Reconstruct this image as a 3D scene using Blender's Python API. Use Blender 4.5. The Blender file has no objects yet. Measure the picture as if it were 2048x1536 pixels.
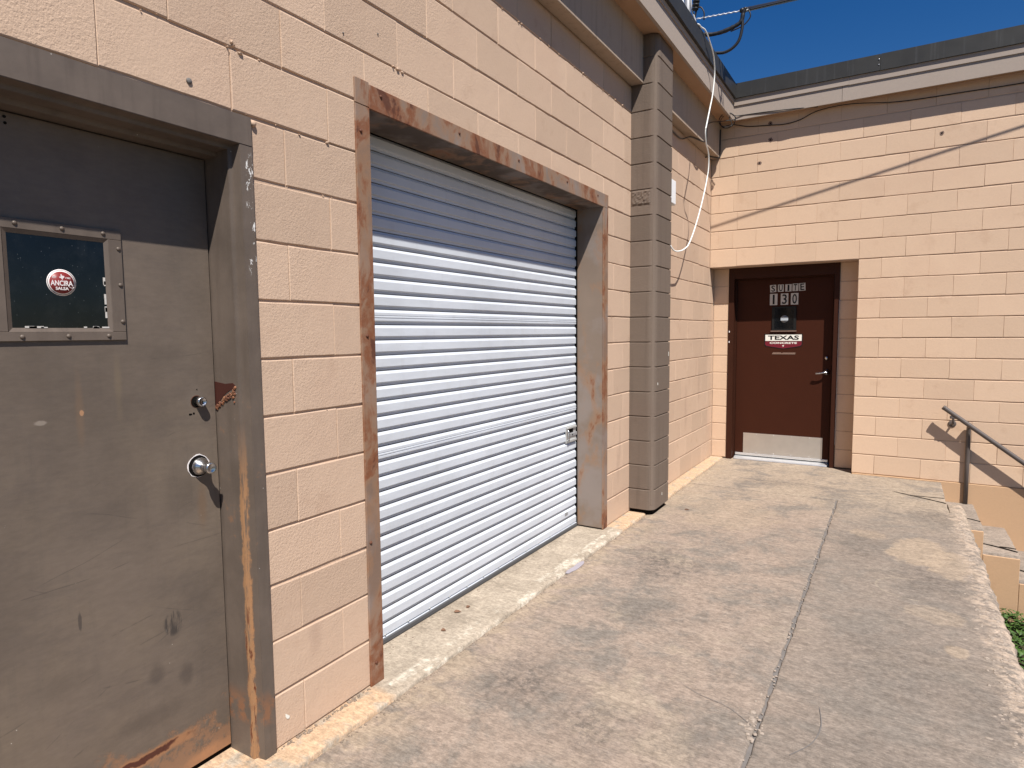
import bpy, bmesh, math, random
from mathutils import Vector, Matrix, noise as mnoise
random.seed(7)
scene = bpy.context.scene
col = scene.collection

# ------------------------------------------------------------------ camera, sky, sun, exposure
cam_d = bpy.data.cameras.new("camera"); cam = bpy.data.objects.new("camera", cam_d); col.objects.link(cam)
scene.camera = cam
cam_d.sensor_fit = 'HORIZONTAL'; cam_d.sensor_width = 36.0; cam_d.lens = 22.141
cam_d.clip_start = 0.05; cam_d.clip_end = 2000
_r = Vector((0.85406597, 0.52009133, -0.0087369)); _u = Vector((-0.034522, 0.07343356, 0.99670243)); _d = Vector((-0.51901788, 0.85094801, -0.0806717))
cam.matrix_world = Matrix(((_r.x, _u.x, -_d.x, 1.8762), (_r.y, _u.y, -_d.y, 0.0), (_r.z, _u.z, -_d.z, 1.5068), (0, 0, 0, 1)))

SUN = Vector((1.0, -1.0, 2.1)).normalized()          # towards the sun
world = bpy.data.worlds.new("World"); scene.world = world; world.use_nodes = True
wt = world.node_tree; bg = wt.nodes["Background"]
sky = wt.nodes.new("ShaderNodeTexSky"); sky.sky_type = 'NISHITA'; sky.sun_disc = False
sky.sun_elevation = math.asin(SUN.z); sky.sun_rotation = math.atan2(SUN.x, SUN.y)
sky.air_density = 1.0; sky.dust_density = 0.0; sky.ozone_density = 1.2; sky.altitude = 100
hs = wt.nodes.new("ShaderNodeHueSaturation"); hs.inputs['Saturation'].default_value = 1.46; hs.inputs['Hue'].default_value = 0.512
wt.links.new(sky.outputs[0], hs.inputs['Color']); wt.links.new(hs.outputs[0], bg.inputs[0]); bg.inputs[1].default_value = 0.058
sl = bpy.data.lights.new("sun", 'SUN'); sl.energy = 5.0; sl.angle = math.radians(0.45); sl.color = (1.0, 0.955, 0.89)
so = bpy.data.objects.new("sun", sl); col.objects.link(so)
so.rotation_euler = SUN.to_track_quat('Z', 'Y').to_euler(); so.location = (6, -6, 12)
vs = scene.view_settings; vs.view_transform = 'Standard'; vs.look = 'None'; vs.gamma = 1.0; vs.use_curve_mapping = False
vs.exposure = 0.50
scene.render.engine = 'CYCLES'
scene.cycles.max_bounces = 6; scene.cycles.diffuse_bounces = 2

# ------------------------------------------------------------------ node helper
class NT:
    def __init__(s, name, rough=0.7, spec=0.3, metal=0.0):
        s.m = bpy.data.materials.new(name); s.m.use_nodes = True
        s.t = s.m.node_tree; s.b = s.t.nodes["Principled BSDF"]
        s.b.inputs["Roughness"].default_value = rough
        s.b.inputs["Specular IOR Level"].default_value = spec
        s.b.inputs["Metallic"].default_value = metal
        s._pos = None
    def node(s, kind, **kw):
        n = s.t.nodes.new(kind)
        for k, v in kw.items(): setattr(n, k, v)
        return n
    def put(s, sock, v):
        if hasattr(v, 'is_output'): s.t.links.new(v, sock)
        elif isinstance(v, (tuple, list)) and len(v) == 3 and sock.type == 'RGBA': sock.default_value = (*v, 1)
        else: sock.default_value = v
    @property
    def pos(s):
        if s._pos is None: s._pos = s.node("ShaderNodeNewGeometry").outputs["Position"]
        return s._pos
    def xyz(s):
        n = s.node("ShaderNodeSeparateXYZ"); s.put(n.inputs[0], s.pos); return n.outputs[0], n.outputs[1], n.outputs[2]
    def scaled(s, v):
        n = s.node("ShaderNodeVectorMath", operation='MULTIPLY'); s.put(n.inputs[0], s.pos); n.inputs[1].default_value = v; return n.outputs[0]
    def noise(s, scale, detail=4, rough=0.6, vec=None, dist=0.0, color=False):
        n = s.node("ShaderNodeTexNoise"); s.put(n.inputs["Vector"], vec if vec is not None else s.pos)
        n.inputs["Scale"].default_value = scale; n.inputs["Detail"].default_value = detail
        n.inputs["Roughness"].default_value = rough; n.inputs["Distortion"].default_value = dist
        return n.outputs["Color" if color else "Fac"]
    def vor(s, scale, vec=None, feature='F1', out="Distance", rnd=1.0):
        n = s.node("ShaderNodeTexVoronoi", feature=feature); s.put(n.inputs["Vector"], vec if vec is not None else s.pos)
        n.inputs["Scale"].default_value = scale; n.inputs["Randomness"].default_value = rnd
        return n.outputs[out]
    def math(s, op, a, b=0.0, c=None, clamp=False):
        n = s.node("ShaderNodeMath", operation=op, use_clamp=clamp); s.put(n.inputs[0], a); s.put(n.inputs[1], b)
        if c is not None: s.put(n.inputs[2], c)
        return n.outputs[0]
    def step(s, v, lo, hi):                           # smooth 0..1 between lo and hi
        n = s.node("ShaderNodeMapRange", interpolation_type='SMOOTHSTEP'); s.put(n.inputs[0], v)
        n.inputs[1].default_value = lo; n.inputs[2].default_value = hi; return n.outputs[0]
    def mix(s, f, a, b, mode='MIX'):
        n = s.node("ShaderNodeMix", data_type='RGBA', blend_type=mode); s.put(n.inputs[0], f); s.put(n.inputs[6], a); s.put(n.inputs[7], b)
        return n.outputs[2]
    def mul(s, *a):
        r = a[0]
        for b in a[1:]: r = s.math('MULTIPLY', r, b)
        return r
    def rand(s): return s.node("ShaderNodeObjectInfo").outputs["Random"]
    def shade(s, c, f, lo, hi):                       # multiply colour by lo..hi following f
        n = s.node("ShaderNodeMapRange"); s.put(n.inputs[0], f); n.inputs[3].default_value = lo; n.inputs[4].default_value = hi
        v = s.node("ShaderNodeCombineColor")
        for i in range(3): s.put(v.inputs[i], n.outputs[0])
        return s.mix(1.0, c, v.outputs[0], 'MULTIPLY')
    def blob(s, axes, c, r, wob=0.5, wscale=9.0, soft=0.5, det=5, rgh=0.6):   # a wobbly patch round c with radii r on two world axes
        x = s.xyz(); a, b = x[axes[0]], x[axes[1]]
        da = s.math('DIVIDE', s.math('SUBTRACT', a, c[0]), r[0]); db = s.math('DIVIDE', s.math('SUBTRACT', b, c[1]), r[1])
        d = s.math('SQRT', s.math('ADD', s.mul(da, da), s.mul(db, db)))
        d = s.math('ADD', d, s.math('MULTIPLY', s.math('SUBTRACT', s.noise(wscale, det, rgh), 0.5), wob * 2))
        return s.step(d, 1.0, 1.0 - soft)
    def bump(s, h, strength=0.5, dist=0.005, prev=None):
        n = s.node("ShaderNodeBump"); n.inputs["Strength"].default_value = strength; n.inputs["Distance"].default_value = dist
        s.put(n.inputs["Height"], h)
        if prev is not None: s.put(n.inputs["Normal"], prev)
        return n.outputs[0]
    def done(s, color=None, rough=None, normal=None):
        if color is not None: s.put(s.b.inputs["Base Color"], color)
        if rough is not None: s.put(s.b.inputs["Roughness"], rough)
        if normal is not None: s.put(s.b.inputs["Normal"], normal)
        return s.m

def masonry(name, c, var=0.10, stain=(0.62, 0.52, 0.47), bumps=1.0, streak=0.0):
    n = NT(name, 0.82, 0.2)
    k = n.shade(c, n.rand(), 1 - var, 1 + var * 0.6)
    k = n.mix(n.mul(n.step(n.noise(1.3, 4, 0.6), 0.5, 0.75), 0.35), k, (c[0] * 0.88, c[1] * 0.82, c[2] * 0.82))
    k = n.mix(n.mul(n.step(n.noise(5.0, 6, 0.65), 0.56, 0.72), 0.22), k, (c[0] * stain[0], c[1] * stain[1], c[2] * stain[2]))
    if streak:
        k = n.mix(n.mul(n.step(n.noise(1.0, 5, 0.6, n.scaled((22, 22, 0.9))), 0.52, 0.72), streak), k, (c[0] * 0.55, c[1] * 0.55, c[2] * 0.56))
    k = n.shade(k, n.noise(60, 3, 0.7), 0.93, 1.07)
    if name == 'tan_block_paint':
        for c2, r2 in (((4.74, 0.62), (0.030, 0.30)), ((4.70, 0.45), (0.05, 0.2)), ((5.9, 0.75), (0.05, 0.30)), ((6.6, 0.7), (0.08, 0.35)), ((7.1, 0.9), (0.07, 0.30)), ((1.60, 0.35), (0.05, 0.12))):
            k = n.mix(n.mul(n.blob((1, 2), c2, r2, 0.6, 11, 0.9), 0.40), k, (c[0] * 0.70, c[1] * 0.66, c[2] * 0.68))
    k = n.mix(n.mul(n.step(n.vor(26), 0.075, 0.03), n.step(n.noise(4, 2), 0.55, 0.7)), k, (c[0] * 0.45, c[1] * 0.42, c[2] * 0.4))
    h = n.math('ADD', n.mul(n.noise(105, 4, 0.6), 1.0), n.mul(n.noise(230, 3, 0.6), 0.4))
    nb = n.bump(n.noise(17, 4, 0.55), 0.22 * bumps, 0.006)
    amt = n.math('ADD', n.mul(n.step(n.noise(2.1, 3), 0.35, 0.7), 0.7), 0.45)
    nb = n.bump(n.mul(h, amt), 0.55 * bumps, 0.0045, nb)
    return n.done(k, None, nb)

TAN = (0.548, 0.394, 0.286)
M = {}
M['tan'] = masonry("tan_block_paint", TAN, 0.09)
M['mortar'] = masonry("tan_joint_paint", (0.53, 0.38, 0.275), 0.0, bumps=0.8)
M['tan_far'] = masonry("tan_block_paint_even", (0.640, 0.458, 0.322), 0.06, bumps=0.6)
M['found'] = masonry("tan_foundation_paint", (0.52, 0.335, 0.20), 0.0, bumps=0.6)
M['taupe'] = masonry("taupe_block_paint", (0.166, 0.127, 0.100), 0.13, (0.62, 0.58, 0.56), 0.9, 0.35)
M['band'] = masonry("tan_beam_paint", (0.40, 0.31, 0.235), 0.0, bumps=0.4, streak=0.45)
M['fascia'] = masonry("beige_fascia_paint", (0.365, 0.300, 0.252), 0.05, (0.85, 0.83, 0.82), 0.25)

def simple(name, c, rough=0.6, spec=0.3, metal=0.0, var=0.12, scale=6.0, bump=0.0, bscale=80):
    n = NT(name, rough, spec, metal)
    k = n.shade(c, n.noise(scale, 5, 0.6), 1 - var, 1 + var)
    nb = n.bump(n.noise(bscale, 3), bump, 0.003) if bump else None
    return n.done(k, None, nb)
M['soffit'] = simple("brown_soffit_paint", (0.42, 0.26, 0.16), 0.8)
def coping_mat():
    n = NT("dark_coping_metal", 0.5, 0.25)
    k = n.shade((0.034, 0.033, 0.032), n.noise(3, 4), 0.8, 1.25)
    k = n.mix(n.mul(n.step(n.noise(1.0, 5, 0.6, n.scaled((30, 30, 1.2))), 0.56, 0.7), 0.30), k, (0.085, 0.085, 0.088))
    return n.done(k, n.math('ADD', n.mul(n.noise(8, 3), 0.3), 0.40), n.bump(n.noise(2.2, 2), 0.4, 0.03))
M['coping'] = coping_mat()
M['black'] = simple("black_rubber", (0.012, 0.011, 0.011), 0.55)
M['void_and_shadow'] = simple("gap_and_shadow_black", (0.008, 0.007, 0.006), 0.9, 0.05)  # near-black for real gaps and for the painted shadow lines
M['wire'] = simple("black_cable_sheath", (0.016, 0.015, 0.016), 0.45, 0.4)
M['whitewire'] = simple("white_cable_sheath", (0.82, 0.83, 0.80), 0.45)
M['white'] = simple("white_plastic", (0.78, 0.79, 0.80), 0.45)
M['steel'] = simple("bare_steel", (0.55, 0.55, 0.56), 0.26, 0.5, 1.0, 0.15, 30)
M['brushed'] = simple("brushed_steel", (0.68, 0.65, 0.61), 0.40, 0.5, 0.9, 0.12, 9)
M['alu'] = simple("bare_aluminium", (0.72, 0.72, 0.72), 0.38, 0.5, 0.7, 0.12, 15)
M['galv'] = simple("galvanised_steel", (0.60, 0.61, 0.60), 0.42, 0.5, 0.5, 0.25, 60)
M['filler'] = simple("grey_joint_filler", (0.17, 0.155, 0.145), 0.9, 0.1, 0, 0.3, 25, 0.6, 120)
M['signwhite'] = simple("sign_white", (0.78, 0.77, 0.70), 0.5, var=0.05)
M['signblack'] = simple("sign_black", (0.010, 0.010, 0.010), 0.5)
M['signred'] = simple("sign_maroon", (0.16, 0.012, 0.024), 0.5, var=0.08)
M['stickred'] = simple("sticker_maroon", (0.22, 0.030, 0.030), 0.4, var=0.08)
M['stickwhite'] = simple("sticker_white", (0.80, 0.74, 0.72), 0.4, var=0.03)
M['tile'] = simple("worn_letter_tile", (0.55, 0.52, 0.48), 0.5, var=0.25, scale=70)
M['faded'] = simple("faded_plate", (0.20, 0.13, 0.10), 0.6, var=0.3, scale=60)
M['brown'] = simple("dark_brown_door_paint", (0.046, 0.0130, 0.0062), 0.55, 0.12, 0, 0.10, 5, 0.15, 60)
M['brownf'] = simple("dark_brown_frame_paint", (0.040, 0.0130, 0.0068), 0.5, 0.15, 0, 0.12, 7, 0.15, 60)
M['rail'] = simple("brown_rail_paint", (0.105, 0.086, 0.078), 0.42, 0.4, 0, 0.15, 14, 0.2, 90)
M['greypipe'] = simple("grey_conduit", (0.33, 0.33, 0.34), 0.5, 0.4, 0.3)
M['mauve'] = simple("pale_mauve_scrap", (0.34, 0.31, 0.34), 0.6)
M['leafdry'] = simple("dry_leaf", (0.16, 0.085, 0.05), 0.7, var=0.3, scale=30)
M['stone'] = simple("light_aggregate", (0.33, 0.27, 0.22), 0.8, var=0.35, scale=40)
M['grit'] = simple("dark_grit", (0.22, 0.17, 0.13), 0.9, var=0.45, scale=60)
M['roof'] = simple("roof_membrane", (0.30, 0.29, 0.28), 0.85)

def door_mat():
    n = NT("worn_taupe_door_paint", 0.5, 0.4)
    c = (0.142, 0.110, 0.086)
    k = n.shade(c, n.step(n.noise(1.7, 6, 0.62), 0.3, 0.7), 0.80, 1.10)
    k = n.mix(n.mul(n.step(n.noise(2.6, 7, 0.66), 0.46, 0.70), 0.42), k, (0.185, 0.142, 0.102))
    k = n.mix(n.mul(n.step(n.noise(1, 9, 0.70, n.scaled((1, 2.2, 4.5)), 0.8), 0.48, 0.66), 0.42), k, (0.110, 0.086, 0.071))
    k = n.mix(n.mul(n.step(n.noise(1, 7, 0.7, n.scaled((1, 3.0, 16))), 0.50, 0.74), 0.40), k, (0.100, 0.080, 0.068))
    k = n.mix(n.mul(n.step(n.noise(1, 5, 0.7, n.scaled((1, 26, 1.6))), 0.52, 0.72), 0.25), k, (0.105, 0.085, 0.070))
    k = n.shade(k, n.step(n.noise(1, 5, 0.72, n.scaled((40, 22, 70))), 0.33, 0.67), 0.945, 1.05)
    # drips below the window, rusty run below the knob
    k = n.mix(n.mul(n.blob((1, 2), (0.90, 1.30), (0.016, 0.17), 0.3, 14, 0.9), 0.35), k, (0.20, 0.125, 0.075))
    k = n.mix(n.mul(n.blob((1, 2), (1.01, 1.36), (0.016, 0.14), 0.3, 14, 0.9), 0.30), k, (0.20, 0.150, 0.090))
    k = n.mix(n.mul(n.blob((1, 2), (1.262, 0.93), (0.026, 0.12), 0.4, 16, 0.9), 0.5), k, (0.175, 0.105, 0.060))
    # long kick scratches, sloping
    x, y, z = n.xyz()
    w = n.math('ADD', z, n.math('MULTIPLY', n.noise(2.4, 2), 0.05))
    for z0, slope, th in ((0.60, 0.16, 0.0035), (0.42, -0.22, 0.004), (0.33, 0.30, 0.005), (0.80, 0.05, 0.0025), (0.52, 0.22, 0.003), (0.95, -0.35, 0.002), (1.10, 0.55, 0.002), (0.68, -0.5, 0.0022), (0.24, 0.42, 0.004), (0.47, 0.5, 0.0025), (1.42, 0.10, 0.0018), (0.88, 0.30, 0.002)):
        d = n.math('ABSOLUTE', n.math('SUBTRACT', w, n.math('ADD', z0 + 0.025, n.math('MULTIPLY', n.math('SUBTRACT', y, 1.0), slope))))
        k = n.mix(n.mul(n.step(d, th, 0.0), n.step(n.noise(7 + 9 * th * 100, 3), 0.50, 0.62), 0.42), k, (0.050, 0.041, 0.036))
    # scrubbed smear, two dark boot marks
    sm = n.blob((1, 2), (1.140, 0.556), (0.036, 0.048), 0.25, 22, 0.35)
    k = n.mix(n.mul(sm, n.step(n.noise(1, 5, 0.7, n.scaled((1, 75, 9))), 0.40, 0.60)), k, (0.055, 0.046, 0.040))
    k = n.mix(n.mul(sm, n.step(n.noise(1, 5, 0.7, n.scaled((1, 90, 11))), 0.60, 0.70)), k, (0.30, 0.27, 0.24))
    k = n.mix(n.mul(n.blob((1, 2), (1.078, 0.405), (0.036, 0.052), 0.55, 14, 0.7, 9, 0.7), 0.5), k, (0.060, 0.048, 0.042))
    k = n.mix(n.mul(n.blob((1, 2), (1.175, 0.355), (0.034, 0.052), 0.55, 14, 0.7, 9, 0.7), 0.5), k, (0.060, 0.048, 0.042))
    k = n.mix(n.mul(n.blob((1, 2), (0.865, 0.67), (0.006, 0.034), 0.3, 40, 0.4), 0.7), k, (0.050, 0.042, 0.038))
    k = n.mix(n.mul(n.blob((1, 2), (0.80, 1.268), (0.020, 0.009), 0.4, 40, 0.4), 0.8), k, (0.27, 0.225, 0.185))
    k = n.mix(n.mul(n.blob((1, 2), (0.905, 1.285), (0.007, 0.010), 0.4, 50, 0.4), 0.9), k, (0.40, 0.22, 0.12))
    for c, r, a in (((1.20, 1.00), (0.10, 0.16), 0.35), ((0.95, 0.95), (0.16, 0.10), 0.30), ((1.22, 0.62), (0.09, 0.10), 0.35), ((0.80, 0.50), (0.14, 0.06), 0.35), ((1.05, 0.27), (0.14, 0.05), 0.5), ((1.15, 1.45), (0.12, 0.06), 0.25)):
        k = n.mix(n.mul(n.blob((1, 2), c, r, 0.9, 9, 0.9, 10, 0.74), a), k, (0.078, 0.061, 0.050))
    # rust low down
    low = n.step(z, 0.30, 0.02)
    r1 = n.mul(n.step(n.math('ADD', n.noise(9, 9, 0.75), n.mul(low, 0.30)), 0.64, 0.74), n.step(z, 0.36, 0.24))
    k = n.mix(n.mul(r1, 0.8), k, (0.245, 0.132, 0.074))
    line = n.math('ABSOLUTE', n.math('SUBTRACT', n.math('ADD', z, n.mul(n.math('SUBTRACT', n.noise(14, 5), 0.5), 0.055)), 0.148))
    k = n.mix(n.mul(n.step(line, 0.026, 0.010), n.step(y, 1.24, 1.16)), k, (0.30, 0.15, 0.075))
    k = n.mix(n.mul(n.step(line, 0.013, 0.007), n.step(n.noise(9, 3), 0.42, 0.5), n.step(y, 1.21, 1.15)), k, (0.075, 0.022, 0.014))
    k = n.mix(n.mul(n.step(n.noise(4, 5), 0.42, 0.60), n.step(z, 0.085, 0.045)), k, (0.36, 0.175, 0.085))
    # flecks of bare primer
    fl = n.mul(n.step(n.vor(34), 0.055, 0.035), n.step(n.noise(5, 2), 0.60, 0.66))
    k = n.mix(fl, k, (0.55, 0.50, 0.44))
    nb = n.bump(n.noise(2.2, 3), 0.25, 0.012)
    nb = n.bump(n.noise(40, 4, 0.7), 0.10, 0.003, nb)
    nb = n.bump(r1, 0.4, -0.002, nb)
    return n.done(k, n.math('ADD', n.mul(n.noise(9, 4), 0.35), 0.33), nb)
M['door'] = door_mat()

def frame_mat():
    n = NT("chipped_taupe_frame_paint", 0.5, 0.4)
    k = n.shade((0.130, 0.101, 0.081), n.step(n.noise(4, 6, 0.65), 0.3, 0.7), 0.84, 1.14)
    x, y, z = n.xyz()
    k = n.mix(n.mul(n.step(n.noise(1, 5, 0.6, n.scaled((25, 25, 2.5))), 0.48, 0.7), 0.45), k, (0.090, 0.069, 0.055))
    edge = n.step(n.math('ABSOLUTE', n.math('SUBTRACT', n.math('ADD', x, n.mul(n.math('SUBTRACT', n.noise(16, 6, 0.7), 0.5), 0.05)), -0.029)), 0.016, 0.006)
    k = n.mix(n.mul(edge, n.step(z, 1.25, 0.9), n.step(n.noise(1, 5, 0.7, n.scaled((60, 60, 7))), 0.34, 0.50)), k, (0.34, 0.185, 0.092))
    k = n.mix(n.mul(edge, n.step(z, 0.7, 0.4), n.step(n.noise(1, 4, 0.7, n.scaled((70, 70, 12))), 0.52, 0.6)), k, (0.12, 0.035, 0.018))
    r = n.mul(n.step(n.noise(11, 7, 0.72), 0.43, 0.54), n.step(z, 0.27, 0.18), n.step(z, 0.11, 0.15))
    k = n.mix(n.mul(r, 0.85), k, (0.235, 0.112, 0.058))
    r2 = n.mul(n.step(n.noise(16, 6, 0.75), 0.60, 0.68), n.step(z, 1.36, 1.30), n.step(z, 0.55, 0.8))
    k = n.mix(n.mul(r2, 0.7), k, (0.22, 0.12, 0.07))
    fl = n.mul(n.step(n.noise(1, 5, 0.8, n.scaled((55, 55, 26))), 0.585, 0.60), n.step(y, 1.365, 1.375), n.step(z, 1.70, 1.75), n.step(z, 2.12, 2.08))
    k = n.mix(fl, k, (0.75, 0.73, 0.70))
    fl2 = n.mul(n.step(n.vor(38), 0.06, 0.035), n.step(n.noise(6, 2), 0.58, 0.64))
    k = n.mix(fl2, k, (0.60, 0.57, 0.52))
    return n.done(k, n.math('ADD', n.mul(n.noise(9, 4), 0.3), 0.34), n.bump(n.noise(45, 4, 0.7), 0.12, 0.003))
M['frame'] = frame_mat()

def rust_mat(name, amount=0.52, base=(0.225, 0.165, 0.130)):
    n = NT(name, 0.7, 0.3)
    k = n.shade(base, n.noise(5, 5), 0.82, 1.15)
    k = n.mix(n.mul(n.step(n.noise(2.6, 4, 0.6), 0.45, 0.6), 0.55), k, (0.265, 0.225, 0.205))
    f = n.noise(5.5, 6, 0.62, n.scaled((1, 1, 0.55)), 0.5)
    k = n.mix(n.mul(n.step(f, amount - 0.10, amount + 0.02), 0.6), k, (0.290, 0.160, 0.088))
    k = n.mix(n.mul(n.step(f, amount, amount + 0.07), n.math('ADD', n.mul(n.step(n.noise(26, 6, 0.75), 0.36, 0.6), 0.5), 0.5)), k, (0.200, 0.075, 0.035))
    k = n.mix(n.mul(n.step(f, amount + 0.09, amount + 0.14), 0.8), k, (0.085, 0.030, 0.018))
    k = n.mix(n.mul(n.step(n.vor(45), 0.07, 0.04), n.step(n.noise(8, 2), 0.55, 0.62)), k, (0.085, 0.03, 0.02))
    return n.done(k, None, n.bump(n.noise(60, 5, 0.7), 0.25, 0.003))
M['rusthead'] = rust_mat("rusted_header_steel", 0.475)
M['rustjamb'] = rust_mat("rusted_jamb_steel", 0.50, (0.205, 0.135, 0.098))
M['rustreveal'] = rust_mat("stained_reveal_steel", 0.60, (0.215, 0.160, 0.122))
M['rust'] = rust_mat("flaking_rust", 0.30, (0.36, 0.20, 0.12))

def slat_mat():
    n = NT("white_shutter_steel", 0.48, 0.25)
    k = n.shade((0.590, 0.622, 0.672), n.step(n.noise(1.2, 5), 0.3, 0.7), 0.90, 1.04)
    k = n.mix(n.mul(n.step(n.noise(1, 5, 0.6, n.scaled((1, 14, 3))), 0.55, 0.75), 0.18), k, (0.42, 0.42, 0.42))
    k = n.mix(n.mul(n.step(n.vor(24), 0.05, 0.03), n.step(n.noise(4, 2), 0.58, 0.64), 0.6), k, (0.30, 0.29, 0.28))
    return n.done(k, n.math('ADD', n.mul(n.noise(6, 3), 0.18), 0.40), n.bump(n.noise(4, 3, 0.5, n.scaled((1, 1, 2.5))), 0.30, 0.012))
M['slat'] = slat_mat()

def glass_mat():
    n = NT("dusty_dark_glass", 0.06, 0.28)
    k = n.shade((0.003, 0.005, 0.009), n.noise(6, 4), 0.6, 1.5)
    sp = n.mul(n.step(n.vor(95), 0.13, 0.05), n.step(n.noise(30, 2), 0.45, 0.62))
    k = n.mix(n.mul(sp, 0.55), k, (0.16, 0.17, 0.18))
    k = n.mix(n.mul(n.step(n.noise(22, 5), 0.45, 0.8), 0.05), k, (0.12, 0.12, 0.12))
    return n.done(k, n.math('ADD', n.mul(n.noise(40, 4), 0.12), 0.03))
M['glass'] = glass_mat()
M['blackglass'] = simple("black_glass", (0.004, 0.005, 0.006), 0.08, 0.5)

def concrete(name, kind):
    n = NT(name, 0.9, 0.15)
    st = n.noise(1, 6, 0.65, n.scaled((5, 26, 8)), 0.4)
    fine = n.noise(1, 5, 0.7, n.scaled((38, 120, 60)))
    mid = n.noise(3.2, 7, 0.68, None, 0.4)
    big = n.noise(0.85, 5, 0.6, None, 0.3)
    x, y, z = n.xyz()
    if kind == 'walk':
        frac = n.noise(2.3, 12, 0.74, None, 0.3); frac2 = n.noise(5.1, 10, 0.72, None, 0.2)
        grey, pink, cream = (0.198, 0.170, 0.144), (0.290, 0.226, 0.180), (0.330, 0.268, 0.202)
        left = n.step(n.math('ADD', x, n.mul(n.math('SUBTRACT', n.noise(2.0, 6), 0.5), 0.7)), 1.75, 1.15)
        k = n.mix(n.math('ADD', n.mul(n.step(frac, 0.40, 0.56), 0.35), n.mul(left, n.step(frac, 0.38, 0.52), 0.60)), grey, pink)
        k = n.mix(n.mul(n.step(frac2, 0.54, 0.62), 0.40), k, (0.235, 0.196, 0.160))
        k = n.mix(n.mul(n.step(n.noise(1.4, 11, 0.7, None, 0.4), 0.53, 0.62), n.math('ADD', n.mul(left, 0.45), 0.12)), k, cream)
        k = n.mix(n.mul(n.step(y, 5.2, 6.6), n.step(frac, 0.36, 0.56), 0.70), k, cream)
        k = n.mix(n.mul(n.step(x, 0.45, 0.16), n.step(frac2, 0.40, 0.56), 0.65), k, (0.36, 0.28, 0.20))
        grain = n.step(n.noise(24, 9, 0.78), 0.42, 0.56)
        # dark grimy patches, each where the photograph has one
        for c, r, a in (((0.55, 2.30), (0.28, 0.34), 0.85), ((0.90, 2.15), (0.30, 0.25), 0.75), ((0.62, 3.95), (0.38, 0.50), 0.9), ((0.80, 3.2), (0.40, 0.3), 0.45), ((2.10, 4.45), (0.30, 0.40), 0.75), ((1.72, 5.0), (0.24, 0.60), 0.6),
                        ((2.20, 6.05), (0.24, 0.45), 0.85), ((0.95, 6.68), (0.60, 0.22), 0.6), ((1.95, 3.3), (0.5, 0.6), 0.45), ((2.28, 3.0), (0.22, 0.3), 0.5), ((1.85, 2.4), (0.5, 0.4), 0.4), ((1.25, 2.2), (0.3, 0.25), 0.4)):
            k = n.mix(n.mul(n.blob((0, 1), c, r, 1.0, 3.4, 0.9, 12, 0.78), a, n.math('ADD', n.mul(grain, -0.75), 1.0)), k, (0.125, 0.106, 0.092))
        # worn pale patches
        for c, r, a in (((2.06, 5.02), (0.20, 0.36), 0.8), ((2.22, 4.85), (0.16, 0.34), 0.7), ((1.76, 5.30), (0.15, 0.12), 0.5), ((2.17, 3.52), (0.06, 0.09), 0.7), ((2.10, 3.93), (0.18, 0.13), 0.45), ((0.72, 5.35), (0.42, 0.55), 0.5)):
            k = n.mix(n.mul(n.blob((0, 1), c, r, 0.85, 5.0, 0.30, 11, 0.70), a), k, (0.330, 0.258, 0.190))
        k = n.mix(n.mul(n.step(n.math('ADD', x, n.mul(n.noise(6, 5), 0.22)), 2.36, 2.48), n.step(n.noise(24, 5), 0.40, 0.6)), k, (0.40, 0.315, 0.245))
        # chalk loop: a faint curved line
        dx = n.math('DIVIDE', n.math('SUBTRACT', x, 2.02), 0.20); dy = n.math('DIVIDE', n.math('SUBTRACT', y, 4.28), 0.17)
        rr = n.math('ABSOLUTE', n.math('SUBTRACT', n.math('SQRT', n.math('ADD', n.mul(dx, dx), n.mul(dy, dy))), 1.0))
        k = n.mix(n.mul(n.step(rr, 0.05, 0.02), n.step(x, 2.10, 2.0), 0.30), k, (0.38, 0.32, 0.24))
    elif kind == 'ledge':
        k = n.mix(n.step(mid, 0.3, 0.65), (0.29, 0.240, 0.185), (0.40, 0.335, 0.262))
        k = n.mix(n.mul(n.step(n.noise(14, 6, 0.7), 0.56, 0.7), n.step(x, 0.02, -0.02), 0.6), k, (0.20, 0.16, 0.125))
        wp = n.mul(n.step(x, 0.035, 0.06), n.step(n.noise(7, 6, 0.7, n.scaled((1, 0.55, 1))), 0.50, 0.58), n.step(y, 1.75, 2.0), n.step(y, 4.7, 4.4))
        k = n.mix(n.mul(wp, n.math('ADD', n.mul(n.step(n.noise(30, 5, 0.7), 0.40, 0.60), 0.75), 0.25)), k, (0.56, 0.50, 0.41))
        door = n.mul(n.step(y, 1.86, 1.92), n.step(y, 4.50, 4.44))
        k = n.mix(n.mul(n.math('SUBTRACT', 1.0, door), n.step(n.noise(9, 8, 0.7), 0.38, 0.52), 0.85), k, (0.50, 0.34, 0.215))
        k = n.mix(n.mul(n.step(n.vor(40), 0.09, 0.05), n.step(n.noise(6, 3), 0.52, 0.60)), k, (0.62, 0.54, 0.44))
    else:
        k = n.mix(n.step(mid, 0.3, 0.7), (0.215, 0.180, 0.150), (0.305, 0.250, 0.205))
    k = n.shade(k, n.step(st, 0.32, 0.68), 0.95, 1.07)
    k = n.shade(k, n.step(fine, 0.34, 0.66), 0.84, 1.14)
    k = n.shade(k, n.step(n.noise(42, 6, 0.78), 0.36, 0.64), 0.84, 1.18)
    k = n.shade(k, n.step(n.noise(13, 7, 0.75, n.scaled((0.7, 1.5, 1))), 0.36, 0.62), 0.93, 1.08)
    k = n.mix(n.mul(n.step(n.vor(60), 0.12, 0.06), n.step(n.noise(9, 3), 0.56, 0.63)), k, (0.42, 0.35, 0.29))
    k = n.mix(n.mul(n.step(n.vor(33), 0.07, 0.04), n.step(n.noise(7, 3), 0.58, 0.63)), k, (0.07, 0.055, 0.045))
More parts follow.
